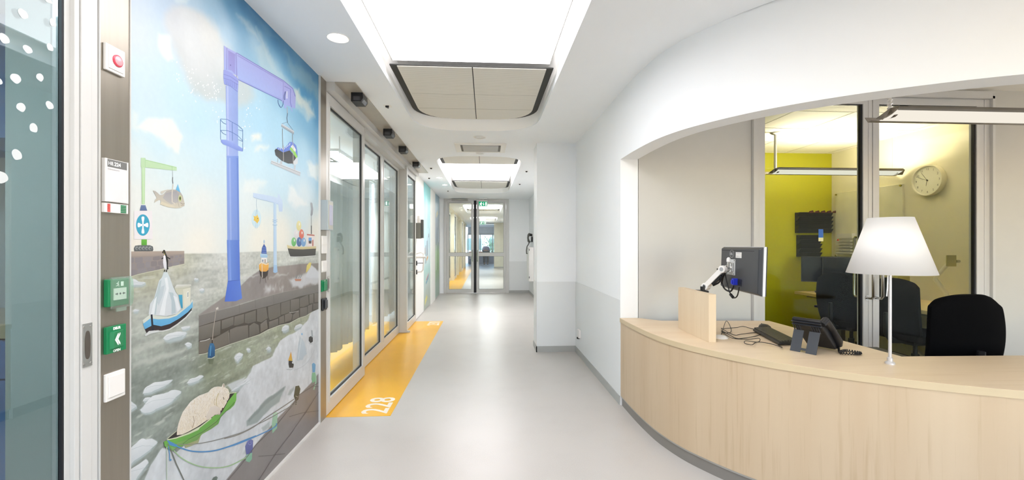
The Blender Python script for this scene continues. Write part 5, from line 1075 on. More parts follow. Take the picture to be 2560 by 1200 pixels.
# ================================================================ reception desk
W_TOP = wood('birch_top', 'd6be9f', 'dcc8ab', 'c9b08d', grain=(1.2, 22, 22), rough=.4)
W_FR = wood('birch_front', 'bda689', 'c6b195', 'a89070', grain=(20, 20, .8), rough=.45)
W_EDGE = mat('birch_edge', 'c6b392', .45, var=.03)
ZT = .735
desk = thing('reception_desk', 'curved birch reception desk with grey plinth in the right foreground', 'reception desk', (2.0, 2.3, 0))
i1 = min(range(len(SC)), key=lambda i: abs(SC[i][1]-3.605)+abs(SC[i][0]-1.13))
fr = [p for p in SC[i1:]]; fr[0] = (1.13, 3.605)
front_out = offset(fr, -.006)
top_poly = front_out+[(4.2, 2.245), (3.0, 2.25), (2.285, 2.27), (2.285, 3.40), (1.42, 3.455), (1.27, 3.60)]
tb = MB().prism(top_poly, ZT-.034, ZT).build('worktop', W_TOP, desk)
# edge band
eb = MB(); o1 = offset(fr, -.0075); eb.prism(o1+offset(fr, .002)[::-1], ZT-.0345, ZT-.0012, smooth=True); eb.build('edge_band', W_EDGE, tb)
fp = MB(); fp.prism(fr+offset(fr, .03)[::-1], .082, ZT-.036, smooth=True); fp.build('front_panel', W_FR, desk)
js = MB(); sm_ = (1.815, 1.948); tx, ty = .835, -.55
js.box((-.001, -.0015, .082), (.001, .001, ZT-.03)); jo = js.build('panel_joint', mat('joint_brown', 'a88f6c', .6), desk)
jo.location = Vector((sm_[0]-.0035, sm_[1]-.0065, 0))-desk.location; jo.rotation_euler = (0, 0, -.58)
pl_ = MB(); pl_.prism(offset(fr, .012)+offset(fr, .035)[::-1], 0.0, .070, smooth=True); pl_.build('plinth', PLINTH, desk)
lp = MB(); lp.prism(offset(fr, .004)+offset(fr, .03)[::-1], .070, .083, smooth=True); lp.build('plinth_strip', mat('light_grey_strip', 'a9a6a0', .35, metal=.3), desk)
sp = MB(); sp.prism([(2.235, 2.30), (2.275, 2.30), (2.275, 3.36), (2.235, 3.36)], 0, ZT-.034); sp.build('support_panel', W_FR, desk)
# upright screen board
sb = MB(); L_ = [(1.466, 3.14), (1.457, 3.02), (1.451, 2.88), (1.449, 2.77), (1.449, 2.668)]
sb.prism(L_+offset(L_, -.048)[::-1], ZT, 1.037, smooth=False); sb.build('upright_board', wood('birch_board', 'd2bb9b', 'd9c5a7', 'c5ab87', grain=(20, 20, 1.0)), desk, bevel=.001)
# ================================================================ monitor on its arm
def frame_map(o, ex, ey, ez):
    o = Vector(o); ex = Vector(ex).normalized(); ey = Vector(ey).normalized(); ez = Vector(ez).normalized()
    return lambda p: o+ex*p[0]+ey*p[1]+ez*p[2]
# the screen's back faces the viewer: corners measured on the photograph
ML = Vector((1.672, 2.98, 1.195)); MR = Vector((1.580, 2.40, 1.195))
ex = (MR-ML).normalized(); ez = Vector((0, 0, 1)); nb = ex.cross(ez).normalized()      # towards the corridor
if nb.x > 0: nb = -nb
ez = (ez+nb*-.03).normalized(); mo = (ML+MR)/2; w = (MR-ML).length; hgt = .283
def mm(pts, mbx, mi=0): return [tuple(mo+ex*a+ez*b+nb*c) for a, b, c in pts]
def mbox(m, a, b, mi=0):
    x0, x1 = sorted((a[0], b[0])); y0, y1 = sorted((a[1], b[1])); z0, z1 = sorted((a[2], b[2]))
    P = [(x0,y0,z0),(x1,y0,z0),(x1,y1,z0),(x0,y1,z0),(x0,y0,z1),(x1,y0,z1),(x1,y1,z1),(x0,y1,z1)]
    return m.add([tuple(mo+ex*p[0]+ez*p[1]+nb*p[2]) for p in P], [(0,3,2,1),(4,5,6,7),(0,1,5,4),(1,2,6,5),(2,3,7,6),(3,0,4,7)], mi)
mon = thing('monitor', 'black office monitor seen from behind, mounted on the white arm at the desk', 'monitor', (mo.x, mo.y, mo.z))
hw, hh = w/2, hgt/2
DK = mat('monitor_back', '303236', .38, var=.04)
b_ = MB(); P = [(-hw, -hh, .0), (hw, -hh, .0), (hw, hh, .0), (-hw, hh, .0), (-hw+.012, -hh+.012, .022), (hw-.012, -hh+.012, .022), (hw-.012, hh-.012, .022), (-hw+.012, hh-.012, .022)]
b_.add([tuple(mo+ex*p[0]+ez*p[1]+nb*p[2]) for p in P], [(0,3,2,1),(4,5,6,7),(0,1,5,4),(1,2,6,5),(2,3,7,6),(3,0,4,7)]); b_.build('back_shell', DK, mon, bevel=.004)
mbox(MB(), (-hw-.002, -hh-.002, -.016), (hw+.002, hh+.002, 0)).build('silver_rim', mat('silver_plastic', 'c4c6c8', .3, metal=.3), mon, bevel=.003)
mbox(MB(), (-hw, -hh, -.022), (hw, hh, -.016)).build('front_bezel', BLACK, mon, bevel=.002)
mbox(mbox(MB(), (-hw+.02, hh-.026, .022), (hw-.07, hh-.022, .0226)), (0, 0, 0), (.0001, .0001, .0001)).build('vent_slot', RUBBER, mon)
lg = MB(); n = 36; c0 = (-hw+w*.33, hh-.046)
ring = [(c0[0]+.033*s_*math.cos(2*PI*i/n), c0[1]+.0255*s_*math.sin(2*PI*i/n)) for s_ in (1, .90) for i in range(n)]
lg.add([tuple(mo+ex*a+ez*b+nb*.0226) for a, b in ring], [(i, (i+1) % n, (i+1) % n+n, i+n) for i in range(n)])
lg.text('DELL', .0200, tuple(mo+ex*(c0[0]-.024)+ez*(c0[1]-.0068)+nb*.0228), tuple(ex), tuple(ez), bold=.0009, sx=.92); lg.build('maker_badge', mat('badge_grey', 'b9babc', .35, metal=.3), mon)
sk = mbox(MB(), (-hw+w*.44, hh-.070, .0222), (-hw+w*.59, hh-.034, .0228)).build('white_sticker', PLW, mon)
tx_ = MB()
for k, ww in enumerate((.10, .08, .0, .06, .12)):
    if ww: mbox(tx_, (-hw+w*.455, hh-.041-k*.0060, .0229), (-hw+w*(.455+ww), hh-.0395-k*.0060-(.0015 if k == 1 else 0), .0231))
tx_.build('sticker_print', GT, sk)
vp = mbox(MB(), (-hw+w*.22, -.043, .022), (-hw+w*.44, .060, .027)); vp.build('mount_plate', mat('mount_grey', 'c6c8c6', .4, metal=.2), mon, bevel=.001)
sc_ = MB()
for a in (.23, .42):
    for b in (-.038, .050): mbox(sc_, (-hw+w*a, b, .027), (-hw+w*a+.006, b+.006, .029))
sc_.build('mount_screws', BLACK, mon)
mbox(mbox(MB(), (-hw+w*.36, -.105, .015), (-hw+w*.62, -.062, .0225)), (-hw+w*.40, -.095, .0226), (-hw+w*.60, -.072, .0232)).build('port_recess', RUBBER, mon)
BLUE = mat('blue_plug', '1f2fb0', .35)
mbox(mbox(MB(), (-hw+w*.465, -.102, .022), (-hw+w*.515, -.060, .050)), (-hw+w*.475, -.095, .05), (-hw+w*.505, -.07, .058)).build('blue_plug', BLUE, mon, bevel=.002)
def mp_(a, b, c): return tuple(mo+ex*a+ez*b+nb*c)
def bez3(P, k=7):
    out = []
    for i in range(len(P)-1):
        p0 = Vector(P[max(i-1, 0)]); p1 = Vector(P[i]); p2 = Vector(P[i+1]); p3 = Vector(P[min(i+2, len(P)-1)])
        for j in range(k):
            t = j/k; out.append(.5*((2*p1)+(-p0+p2)*t+(2*p0-5*p1+4*p2-p3)*t*t+(-p0+3*p1-3*p2+p3)*t**3))
    out.append(Vector(P[-1])); return out
CABLE = mat('black_cable', '0e0e10', .5)
cb_ = MB()
a0 = -hw+w*.16
cb_.tube(bez3([mp_(a0, -.012, .075), mp_(a0+.06, -.012, .07), mp_(a0+.085, -.035, .06), mp_(a0+.03, -.075, .05), mp_(a0-.005, -.11, .04), mp_(a0+.04, -.145, .035), mp_(a0+.12, -.15, .03), mp_(a0+.15, -.11, .022)]), .0055, 8)
cb_.tube(bez3([mp_(a0+.09, -.02, .06), mp_(a0+.085, -.06, .05), mp_(a0+.10, -.12, .04), mp_(a0+.13, -.165, .035), mp_(a0+.19, -.185, .035), mp_(a0+.24, -.165, .035), mp_(a0+.275, -.11, .04)]), .0040, 8)
cb_.tube([mp_(a0+.135, -.170, .035), mp_(a0+.175, -.184, .035)], .0095, 10)
cb_.build('monitor_cable', CABLE, mon)
arm = thing('monitor_mount', 'white and chrome monitor arm clamped to the upright birch board', 'monitor arm', (1.47, 2.80, 1.037))
A = onX(1765, 716, 1.50); Bp = onX(1808, 673, 1.56)
A = Vector(A); Bp = Vector(Bp)
MB().box((1.452, A.y-.03, 1.02), (1.505, A.y+.05, 1.039)).tube([(1.478, A.y, 1.037), (1.478, A.y, A.z)], .017, 14).tube([(1.478, A.y, A.z), tuple(A)], .016, 12).build('arm_base', BLACK, arm, bevel=.002)
dr = (Bp-A).normalized(); sd = dr.cross(Vector((0, 0, 1))).normalized(); up_ = sd.cross(dr)
def obox(m, p, q, hw_, hh_):
    P = [];
    for c in (p, q):
        for a, b in ((-1, -1), (1, -1), (1, 1), (-1, 1)): P.append(tuple(c+sd*a*hw_+up_*b*hh_))
    return m.add(P, [(0, 1, 2, 3), (7, 6, 5, 4), (0, 4, 5, 1), (1, 5, 6, 2), (2, 6, 7, 3), (3, 7, 4, 0)])
ub = MB(); obox(ub, A, Bp, .019, .0165)
for c in (A, Bp):
    r_ = []; n = 22
    vs = []
    for s_ in (-1, 1):
        for i in range(n): a = 2*PI*i/n; vs.append(tuple(c+sd*s_*.021+(dr*math.cos(a)+up_*math.sin(a))*.0245))
    ub.add(vs, [(i, (i+1) % n, (i+1) % n+n, i+n) for i in range(n)]+[tuple(range(n)), tuple(range(2*n-1, n-1, -1))])
ub.build('upper_arm', PLW, arm, bevel=.003)
sw = MB()
for c in (A, Bp):
    n = 18
    for s_ in (-1, 1): sw.add([tuple(c+sd*s_*.0217+(dr*math.cos(2*PI*i/n)+up_*math.sin(2*PI*i/n))*.0135) for i in range(n)], [tuple(range(n))])
sw.build('joint_cap', mat('joint_grey', 'a7a9aa', .4, metal=.3), arm)
un = MB(); obox(un, A+dr*.05-up_*.020, Bp-dr*.035-up_*.024, .013, .008); un.tube(bez3([A+dr*.045-up_*.03, A+dr*.09-up_*.042, Bp-dr*.06-up_*.036, Bp-dr*.02-up_*.02]), .006, 8); un.build('cable_cover', BLACK, arm)
CHR = mat('chrome', 'c9c8c4', .15, metal=.9)
T = mo+ex*(-hw+w*.36)+nb*.035+ez*.005
hdm = MB(); hdm.tube([tuple(Bp), tuple(Bp+(T-Bp)*.45)], .016, 14).tube([tuple(Bp+(T-Bp)*.3+Vector((0, 0, -.022))), tuple(Bp+(T-Bp)*.3+Vector((0, 0, .022)))], .014, 14).tube([tuple(Bp+(T-Bp)*.5), tuple(T)], [.024, .020], 16).tube([tuple(T-ez*.028), tuple(T+ez*.028)], .018, 14)
hdm.build('tilt_head', CHR, arm)
mbox(MB(), (-hw+w*.28, -.020, .027), (-hw+w*.42, .038, .038)).build('head_block', CHR, arm, bevel=.003)
T2 = mo+ex*(-hw+w*.30)+nb*.034+ez*.058
MB().tube([tuple(T2-ez*.016), tuple(T2+ez*.004), tuple(T2+ez*.014)], [.0135, .0135, .006], 16).build('tension_cap', PLW, arm)
# ================================================================ keyboard, mouse, cables, desk phone
K_ = frame_map((1.905, 2.78, ZT), Vector((1.90, 2.545, 0))-Vector((2.02, 3.02, 0)), (1, .22, 0), (0, 0, 1))
kb = thing('keyboard', 'black computer keyboard lying on the desk left of the telephone', 'keyboard', (1.905, 2.78, ZT))
def kbox(m, a, b):
    x0, x1 = sorted((a[0], b[0])); y0, y1 = sorted((a[1], b[1])); z0, z1 = sorted((a[2], b[2]))
    P = [(x0,y0,z0),(x1,y0,z0),(x1,y1,z0),(x0,y1,z0),(x0,y0,z1),(x1,y0,z1),(x1,y1,z1),(x0,y1,z1)]
    return m.add([tuple(K_(p)) for p in P], [(0,3,2,1),(4,5,6,7),(0,1,5,4),(1,2,6,5),(2,3,7,6),(3,0,4,7)])
KB = mat('keyboard_black', '25241f', .45)
kbox(MB(), (-.225, -.075, .004), (.225, .075, .022)).build('keyboard_body', KB, kb, bevel=.005)
ky = MB()
for r_ in range(6):
    x = -.215
    while x < .205:
        wk = .0165 if not (r_ == 5 and -.12 < x < -.02) else .10
        kbox(ky, (x, -.066+r_*.0215, .022), (x+wk, -.066+r_*.0215+.0175, .031)); x += wk+.0035
ky.build('keys', mat('key_black', '3a382f', .5), kb)
ms = thing('computer_mouse', 'black computer mouse beyond the far end of the keyboard', 'mouse', (2.03, 3.06, ZT))
sv = MB().lathe([(0, .036), (.018, .034), (.030, .024), (.036, .008), (.034, .001), (0, .001)], (0, 0, 0), 24)
sv.v = [(2.035+a*.9, 3.07+b*1.7, ZT+c) for a, b, c in sv.v]; sv.build('mouse_body', KB, ms)
MB().box((2.033, 3.09, ZT+.030), (2.037, 3.115, ZT+.034)).build('wheel', BLACK, ms)
cbl = MB(); rr = random.Random(5)
def onD(u, v, h=.004): return onZ(u, v, ZT+h)
for pts, r_ in (([(1803, 838), (1815, 803), (1825, 815), (1827, 830), (1812, 832), (1805, 828)], .0022), ([(1803, 822), (1840, 819), (1858, 816), (1880, 822), (1896, 824)], .0022),
            ([(1803, 825), (1825, 838), (1842, 846), (1862, 845), (1890, 840), (1912, 832)], .0024), ([(1803, 820), (1822, 832), (1838, 838), (1850, 836), (1880, 832), (1900, 830)], .0022),
            ([(1803, 828), (1830, 845), (1870, 848), (1898, 846), (1895, 855), (1865, 852), (1862, 858), (1880, 862), (1892, 855), (1920, 858), (1950, 866), (1955, 868), (1945, 862), (1952, 860), (1976, 862)], .0022)):
    P = []
    for k, (u, v) in enumerate(pts):
        hh_ = .004+(.02*rr.random() if 0 < k < len(pts)-1 else 0); P.append(onD(u, v, .004+.012*(k % 2)))
    cbl.tube(bez3(P, 5), r_, 6)
tag(cbl.build('cable_tangle', CABLE), 'loose tangle of thin black cables between upright board and keyboard', 'cables')
dkf = MB().lathe([(0, .0), (.045, 0), (.047, .006), (.03, .016), (.012, .02), (0, .02)], (1.545, 2.79, ZT), 24).build('cable_outlet', PLW); tag(dkf, 'small white round cable outlet behind the upright board', 'cable outlet')
# telephone
ph = thing('desk_telephone', 'black desk telephone on a tilted stand, seen from behind', 'telephone', (1.86, 2.40, ZT))
fu = Vector((.45, -.62, 0)).normalized()       # along its width (viewer's left to right)
bk = Vector((-fu.y, fu.x, 0)); bk = -bk if bk.y > 0 else bk     # towards the viewer
# width from the feet: left foot 1976,878  right foot 2038,889
fl = Vector(onD(1976, 876, 0)); fr_ = Vector(onD(2038, 888, 0)); fu = (fr_-fl).normalized(); bk = Vector((fu.y, -fu.x, 0))
if bk.y > 0: bk = -bk
po = (fl+fr_)/2; pw = (fr_-fl).length/2
def pp(a, b, c): return tuple(po+fu*a-bk*b+Vector((0, 0, c)))   # b: away from the viewer
PH = mat('phone_black', '1b1c20', .35, var=.05); PHS = mat('phone_stand', '34373d', .4)
tz = .172
def slab(m, pts, a0, a1):
    n = len(pts); vs = [pp(a0, b, c) for b, c in pts]+[pp(a1, b, c) for b, c in pts]
    return m.add(vs, [tuple(range(n)), tuple(range(2*n-1, n-1, -1))]+[(i, (i+1) % n, (i+1) % n+n, i+n) for i in range(n)])
W2 = pw*1.2
slab(MB(), [(.03, .155), (.018, .185), (.03, .195), (.055, .192), (.235, .055), (.25, .02), (.235, .008), (.20, .01), (.07, .125)], -W2*.86, W2*1.05).build('telephone_body', PH, ph, bevel=.004)
rbm = MB()
slab(rbm, [(.016, .168), (.012, .172), (.03, .176), (.035, .170)], -W2*.88, W2*1.07); slab(rbm, [(.022, .152), (.018, .156), (.03, .160), (.036, .154)], -W2*.88, W2*1.07)
for k in range(4):
    for s_ in (-1, 1): slab(rbm, [(.030, .147), (.033, .15), (.062, .112), (.058, .110)], s_*(.03+k*.012)-.002, s_*(.03+k*.012)+.002)
rbm.build('ribs', PHS, ph)
stn = MB()
for s_ in (-1, 1):
    a, b = sorted((s_*pw*1.06, s_*pw*.22)); slab(stn, [(0, 0), (.006, 0), (.052, .118), (.046, .120)], a, b)
slab(stn, [(.004, .012), (.010, .012), (.014, .024), (.008, .024)], -pw*.3, pw*.3); stn.build('stand', PHS, ph, bevel=.001)
slab(MB(), [(.10, .108), (.102, .110), (.17, .058), (.168, .056)], -pw*.4, pw*.7).build('label_sheet', mat('label_white', 'cfcdc6', .5), ph)
hs = MB(); hs.tube([pp(W2*1.08, .035, .17), pp(W2*1.14, .06, .19), pp(W2*1.16, .14, .135), pp(W2*1.12, .225, .055), pp(W2*1.06, .24, .03)], [.018, .022, .016, .022, .018], 12); hs.build('handset', PH, ph)
# coiled cord lying to the right
c1 = Vector(onD(2098, 880, .012)); c2 = Vector(onD(2150, 882, .012)); path = bez3([c1, c1+(c2-c1)*.5+Vector((.0, .02, .006)), c2, c1+(c2-c1)*.6-Vector((0, .025, 0)), c1-Vector((.01, .02, 0))], 30)
coil = []
for i, p in enumerate(path):
    t_ = (path[min(i+1, len(path)-1)]-path[max(i-1, 0)]).normalized(); s1 = t_.cross(Vector((0, 0, 1))).normalized()
    a = i*1.25; coil.append(p+(s1*math.cos(a)+Vector((0, 0, 1))*math.sin(a))*.0065)
MB().tube(coil, .0028, 5).build('coiled_cord', CABLE, ph)
MB().tube([tuple(c1), tuple(Vector(pp(W2*1.08, .235, .02)))], .006, 8).build('cord_plug', CABLE, ph)
# ================================================================ table lamp
lx, ly, _ = onZ(2225, 910, ZT)
lm = thing('table_lamp', 'white cone shade lamp on a slim silver pole standing on the desk', 'lamp', (lx, ly, ZT))
SILV = mat('lamp_silver', 'd3d2d4', .3, metal=.55)
MB().lathe([(0, 0), (.0215, 0), (.0215, .008), (.018, .012), (.0125, .016), (.0125, .032), (.009, .036), (0, .036)], (lx, ly, ZT), 28).build('clamp_base', SILV, lm)
MB().lathe([(.0075, .03), (.0075, .58), (.012, .585), (.012, .615), (0, .615)], (lx, ly, ZT), 20).build('pole', SILV, lm)
MB().tube([(lx-.012, ly, ZT+.46), (lx-.018, ly-.004, ZT+.40), (lx-.024, ly-.006, ZT+.35)], .0028, 8).build('switch_stick', SILV, lm)
SH = bpy.data.materials.new('white_shade'); SH.use_nodes = True; nt = SH.node_tree; b = nt.nodes['Principled BSDF']
b.inputs['Base Color'].default_value = (.9, .9, .9, 1); b.inputs['Roughness'].default_value = .4
tl = nt.nodes.new('ShaderNodeBsdfTranslucent'); tl.inputs['Color'].default_value = (.92, .91, .90, 1); mx = nt.nodes.new('ShaderNodeMixShader'); mx.inputs[0].default_value = .5
nt.links.new(b.outputs[0], mx.inputs[1]); nt.links.new(tl.outputs[0], mx.inputs[2]); nt.links.new(mx.outputs[0], nt.nodes['Material Output'].inputs['Surface'])
zb = EYE-72/1090*2.234; zt_ = EYE+68/1090*2.234
sh = MB().lathe([(.183, zb-ZT), (.094, zt_-ZT)], (lx, ly, ZT), 64).build('lamp_shade', SH, lm); so = sh.modifiers.new('t', 'SOLIDIFY'); so.thickness = .0015
MB().lathe([(0, 0), (.014, 0), (.024, .03), (.022, .06), (0, .075)], (lx, ly, ZT+.615), 20).build('bulb', emit('lamp_bulb', 'fff8ee', 9), lm)
sp_ = MB()
for k in range(3):
    a = 2*PI*k/3+.3; sp_.tube([(lx, ly, zt_-.02), (lx+.096*math.cos(a), ly+.096*math.sin(a), zt_-.012)], .0015, 6)
sp_.build('shade_holder', SILV, lm)
# ================================================================ hanging office lamps
LB = mat('lamp_bronze_grey', '7b746a', .35, metal=.5); LWH = emit('linear_diffuser', 'fbf8ff', 5)
UNDERGLOW = emit('lamp_inner', 'f6eee0', .5)  # lamp underside glows by itself, in place of light from the tube
def linear_lamp(x0, x1, y, z, label, zc, cords, wing=.09, em=LWH):
    t = thing('pendant_lamp', label, 'pendant lamp', ((x0+x1)/2, y, z))
    # swept profile in (y, z): curved wing, open underside
    pr = [(-wing, .035), (-wing*.86, .012), (-wing*.6, -.012), (-wing*.25, -.03), (wing*.15, -.038), (wing*.55, -.03), (wing*.9, -.008), (wing, .012)]
    def wingsec(m, X0, X1, prof, th=.004, mi=0):
        P = [(y+a, z+b) for a, b in prof]; Q = [(y+a, z+b+th) for a, b in prof][::-1]
        return m.prism(P+Q, X0, X1, 'x', mi, smooth=False)
    wingsec(MB(), x0+.07, x1-.07, [(-wing, .030), (-wing*.98, .020), (-wing*.92, .008)]).build('front_rail', LB, t)
    wingsec(MB(), x0+.07, x1-.07, [(-wing*.92, .008), (-wing*.5, -.010), (-wing*.1, -.020), (wing*.45, -.024)]).build('inner_reflector', UNDERGLOW, t)
    wingsec(MB(), x0+.02, x1-.02, [(wing*.45, -.024), (wing*.8, -.026), (wing*1.05, .008)]).build('rear_wing', LB, t)
    MB().box((x0+.15, y-wing*.35, z+.012), (x1-.15, y+wing*.35, z+.028)).build('light_tube', em, t)
    for xe, sg in ((x0, 1), (x1, -1)):
        MB().add([(xe, y-wing*.1, z-.026), (xe+sg*.035, y-wing*.8, z+.02), (xe+sg*.075, y-wing, z+.03), (xe+sg*.13, y-wing, z+.03), (xe+sg*.10, y-wing*.4, z-.02), (xe+sg*.09, y+wing*.3, z-.022), (xe, y-wing*.1, z-.022), (xe+sg*.035, y-wing*.8, z+.024), (xe+sg*.075, y-wing, z+.034), (xe+sg*.13, y-wing, z+.034), (xe+sg*.10, y-wing*.4, z-.016), (xe+sg*.09, y+wing*.3, z-.018)],
                 [(0, 1, 2, 3, 4, 5), (6, 7, 8, 9, 10, 11), (0, 1, 7, 6), (1, 2, 8, 7), (2, 3, 9, 8), (3, 4, 10, 9), (4, 5, 11, 10), (5, 0, 6, 11)]).build('end_cap', LB, t)
    for k, xc in enumerate(cords):
        MB().lathe([(0, -.03), (.03, -.026), (.05, -.012), (.056, -.0005), (0, -.0005)], (xc, y, zc), 24).build('canopy', PLW, t)
        if k == 0:
            m = MB(); m.tube([(xc, y, z+.035), (xc, y, zc-.03)], .014 if em is not LWH else .009, 10)
            q = []
            for i in range(160): a = i*.9; q.append((xc+.012*math.cos(a), y+.012*math.sin(a), z+.035+(zc-.07-z)*i/159))
            m.tube(q, .004, 5); m.build('supply_cable', PLW, t)
        else: MB().tube([(xc, y, z+.035), (xc, y, zc-.02)], .0012, 6).build('suspension_wire', STEELP, t)
linear_lamp(2.44, 4.3, 2.60, 2.165, 'long grey pendant lamp over the reception desk, cut by the right edge', 2.72, (2.54, 4.1))
linear_lamp(3.20, 4.815, 4.78, 2.185, 'long pendant lamp in the yellow room behind the glass', H, (3.29, 4.70), em=emit('linear_diffuser_b', 'fff0d8', 48))
# ================================================================ office chairs
def office_chair(label, mesh_back, bw=.50, bh=.58, bz=.50):
    t = thing('office_chair', label, 'office chair', (0, 0, 0), group='black office chairs')
    # faces +Y; backrest on the -Y side
    seat = MB(); n = 20; pts = []
    for i in range(n): a = 2*PI*i/n; pts.append((.245*math.copysign(abs(math.cos(a))**.45, math.cos(a)), .235*math.copysign(abs(math.sin(a))**.45, math.sin(a))))
    seat.prism(pts, .44, .52); seat.build('seat', BFAB, t, bevel=.02)
    bk_ = MB(); vs = []; fs = []; R = 14; Cn = 12
    for side in (0, 1):
        for i in range(R+1):
            v = i/R; z = bz+v*bh; hw_ = bw/2*(.80+.20*math.sin(PI*min(1, v*1.05)*.62+.35)) * (1-.10*v)
            if v > .86: hw_ *= math.sqrt(max(.0, 1-((v-.86)/.14)**2*.32))
            for j in range(Cn+1):
                u = -1+2*j/Cn; x = hw_*u; yb = -.235-.06*math.sin(PI*(v*.9+.05))*.6-.03*v+.055*u*u-(.022 if side else -.022)
                zz = z-(.045*abs(u)**3 if v > .9 else 0); vs.append((x, yb, zz))
    S = (R+1)*(Cn+1)
    for i in range(R):
        for j in range(Cn):
            a = i*(Cn+1)+j; fs.append((a, a+1, a+Cn+2, a+Cn+1)); fs.append((S+a, S+a+Cn+1, S+a+Cn+2, S+a+1))
    for j in range(Cn):
        fs.append((j, j+S, j+1+S, j+1)); a = R*(Cn+1)+j; fs.append((a, a+1, a+1+S, a+S))
    for i in range(R):
        a = i*(Cn+1); b = a+Cn+1; fs.append((a, b, b+S, a+S)); a = i*(Cn+1)+Cn; b = a+Cn+1; fs.append((a, a+S, b+S, b))
    bk_.add(vs, fs, 0, True); bk_.build('backrest', BFAB, t, sub=1)
    MB().tube([(0, -.10, .42), (0, -.27, .43), (0, -.325, .50), (0, -.33, .72)], [.03, .03, .026, .02], 10).build('back_support', BLACK, t)
    for s_ in (-1, 1):
        ar_ = MB(); ar_.tube([(s_*.20, .0, .44), (s_*.29, -.0, .45), (s_*.305, -.01, .52), (s_*.305, -.01, .61)], [.018, .02, .022, .018], 10)
        ar_.box((s_*.305-.04, -.13, .61), (s_*.305+.04, .13, .635)); ar_.build('armrest', BLACK, t, bevel=.004)
    MB().lathe([(0, .10), (.03, .10), (.03, .28), (.018, .28), (.018, .42), (.09, .42), (.09, .44), (0, .44)], (0, 0, 0), 20).build('gas_column', BLACK, t)
    MB().box((-.09, -.12, .385), (.09, .10, .44)).tube([(.08, .0, .41), (.20, .04, .40), (.24, .05, .39)], .009, 8).build('mechanism', BLACK, t, bevel=.01)
    for k in range(5):
        a = 2*PI*k/5+.3; cx, cy_ = math.cos(a), math.sin(a)
        lgm = MB().tube([(0, 0, .115), (cx*.16, cy_*.16, .10), (cx*.29, cy_*.29, .075)], [.03, .022, .014], 10).build('leg', BLACK, t)
        MB().lathe([(0, -.022), (.028, -.022), (.028, -.006), (.018, -.004), (.018, .004), (.028, .006), (.028, .022), (0, .022)], (cx*.295, cy_*.295, .0285), 16, 'x').build('castor', BLACK, lgm)
    return t
ch0 = office_chair('black upholstered office chair right behind the reception desk', False)
ch0.location = (3.07, 2.83, 0); ch0.rotation_euler = (0, 0, -.10); ch0.scale = (1.0, 1.0, .965)
ch1 = dup(ch0, (4.20, 4.78, .003), 'black office chair at the desk, in front of the yellow wall'); ch1.rotation_euler = (0, 0, -PI/2+.25)
ch2 = dup(ch0, (4.25, 4.08, .003), 'black office chair seen behind the double pull handles and lamp pole'); ch2.rotation_euler = (0, 0, -PI/2+.08); ch2.scale = (1, 1, .95)
# ================================================================ yellow room furniture
dk = thing('wall_desk', 'long light wood desk along the cream wall behind the glass', 'desk', (4.4, 4.6, 0))
MB().box((4.06, 3.76, .705), (4.848, 5.52, .74)).build('desk_top', wood('oak_top', 'dcc38c', 'e4ce9c', 'c9ac74', grain=(22, 1.2, 22)), dk, bevel=.002)
MB().box((4.20, 3.9, .665), (4.80, 5.48, .705)).build('desk_frame', mat('desk_grey', '8b8673', .5), dk)
for y in (3.95, 5.45): MB().box((4.62, y-.03, 0.003), (4.68, y+.03, .66)).box((4.2, y-.03, .003), (4.75, y+.03, .03)).build('leg', mat('desk_grey', '8b8673', .5), dk)
def far_monitor(c, ang, label, w=.52, h=.33):
    t = thing('monitor', label, 'monitor', (0, 0, 0), group='black monitors in the yellow room')
    MB().box((-w/2, -.012, .13), (w/2, .012, .13+h)).build('housing', BLACK, t, bevel=.004)
    MB().box((-w/2+.012, -.0135, .145), (w/2-.012, -.012, .13+h-.012)).build('screen', mat('dark_screen', '0c1016', .12), t)
    MB().tube([(0, .03, .0), (0, .03, .28)], .02, 10).box((-.1, -.08, 0), (.1, .1, .012)).build('stand', BLACK, t)
    t.location = c; t.rotation_euler = (0, 0, ang); return t
far_monitor((4.45, 5.08, .74), -PI/2+.95, 'black monitor on the desk behind the glass, nearer the middle of the room', w=.56, h=.33)
far_monitor((4.33, 5.34, .74), -PI/2+.95, 'black monitor on the desk behind the glass, half hidden at the yellow wall side', w=.5, h=.33)
kk = MB().box((4.18, 4.85, .741), (4.30, 5.12, .765)).build('keyboard', KB, bevel=.003); tag(kk, 'black keyboard on the desk in front of the monitors behind the glass', 'keyboard')
mk = MB().lathe([(0, .03), (.02, .028), (.032, .012), (.03, 0), (0, 0)], (4.36, 4.80, .741), 18).build('computer_mouse', KB); tag(mk, 'black mouse on the desk behind the glass, beside the pull handle', 'mouse')
fb = MB().box((4.42, 4.55, .741), (4.62, 4.75, .75)).build('paper_stack', PLW); tag(fb, 'white papers on the desk behind the glass', 'papers')
fo = MB().prism([(4.55, .745), (4.75, .745), (4.75, 1.0), (4.62, 1.0), (4.55, .9)], 4.62, 4.68, 'y').build('file_holder', mat('olive_cardboard', 'a9a052', .6)); tag(fo, 'olive file holder on the desk beside the door stile', 'file holder')
wbd = thing('whiteboard', 'plain white board on the cream wall left of the clock', 'whiteboard', (4.84, 5.25, 1.18))
MB().box((4.825, 4.78, 1.18), (4.8495, 5.76, 2.06)).build('board', mat('board_white', 'e8e4d0', .3), wbd, bevel=.003)
for y, z in ((4.80, 2.04), (5.74, 2.04), (4.80, 1.2), (5.74, 1.2)): MB().lathe([(0, -.012), (.012, -.012), (.012, 0), (0, 0)], (4.825, y, z), 12, 'x').build('fixing', mat('brass', 'a79c50', .3, metal=.7), wbd)
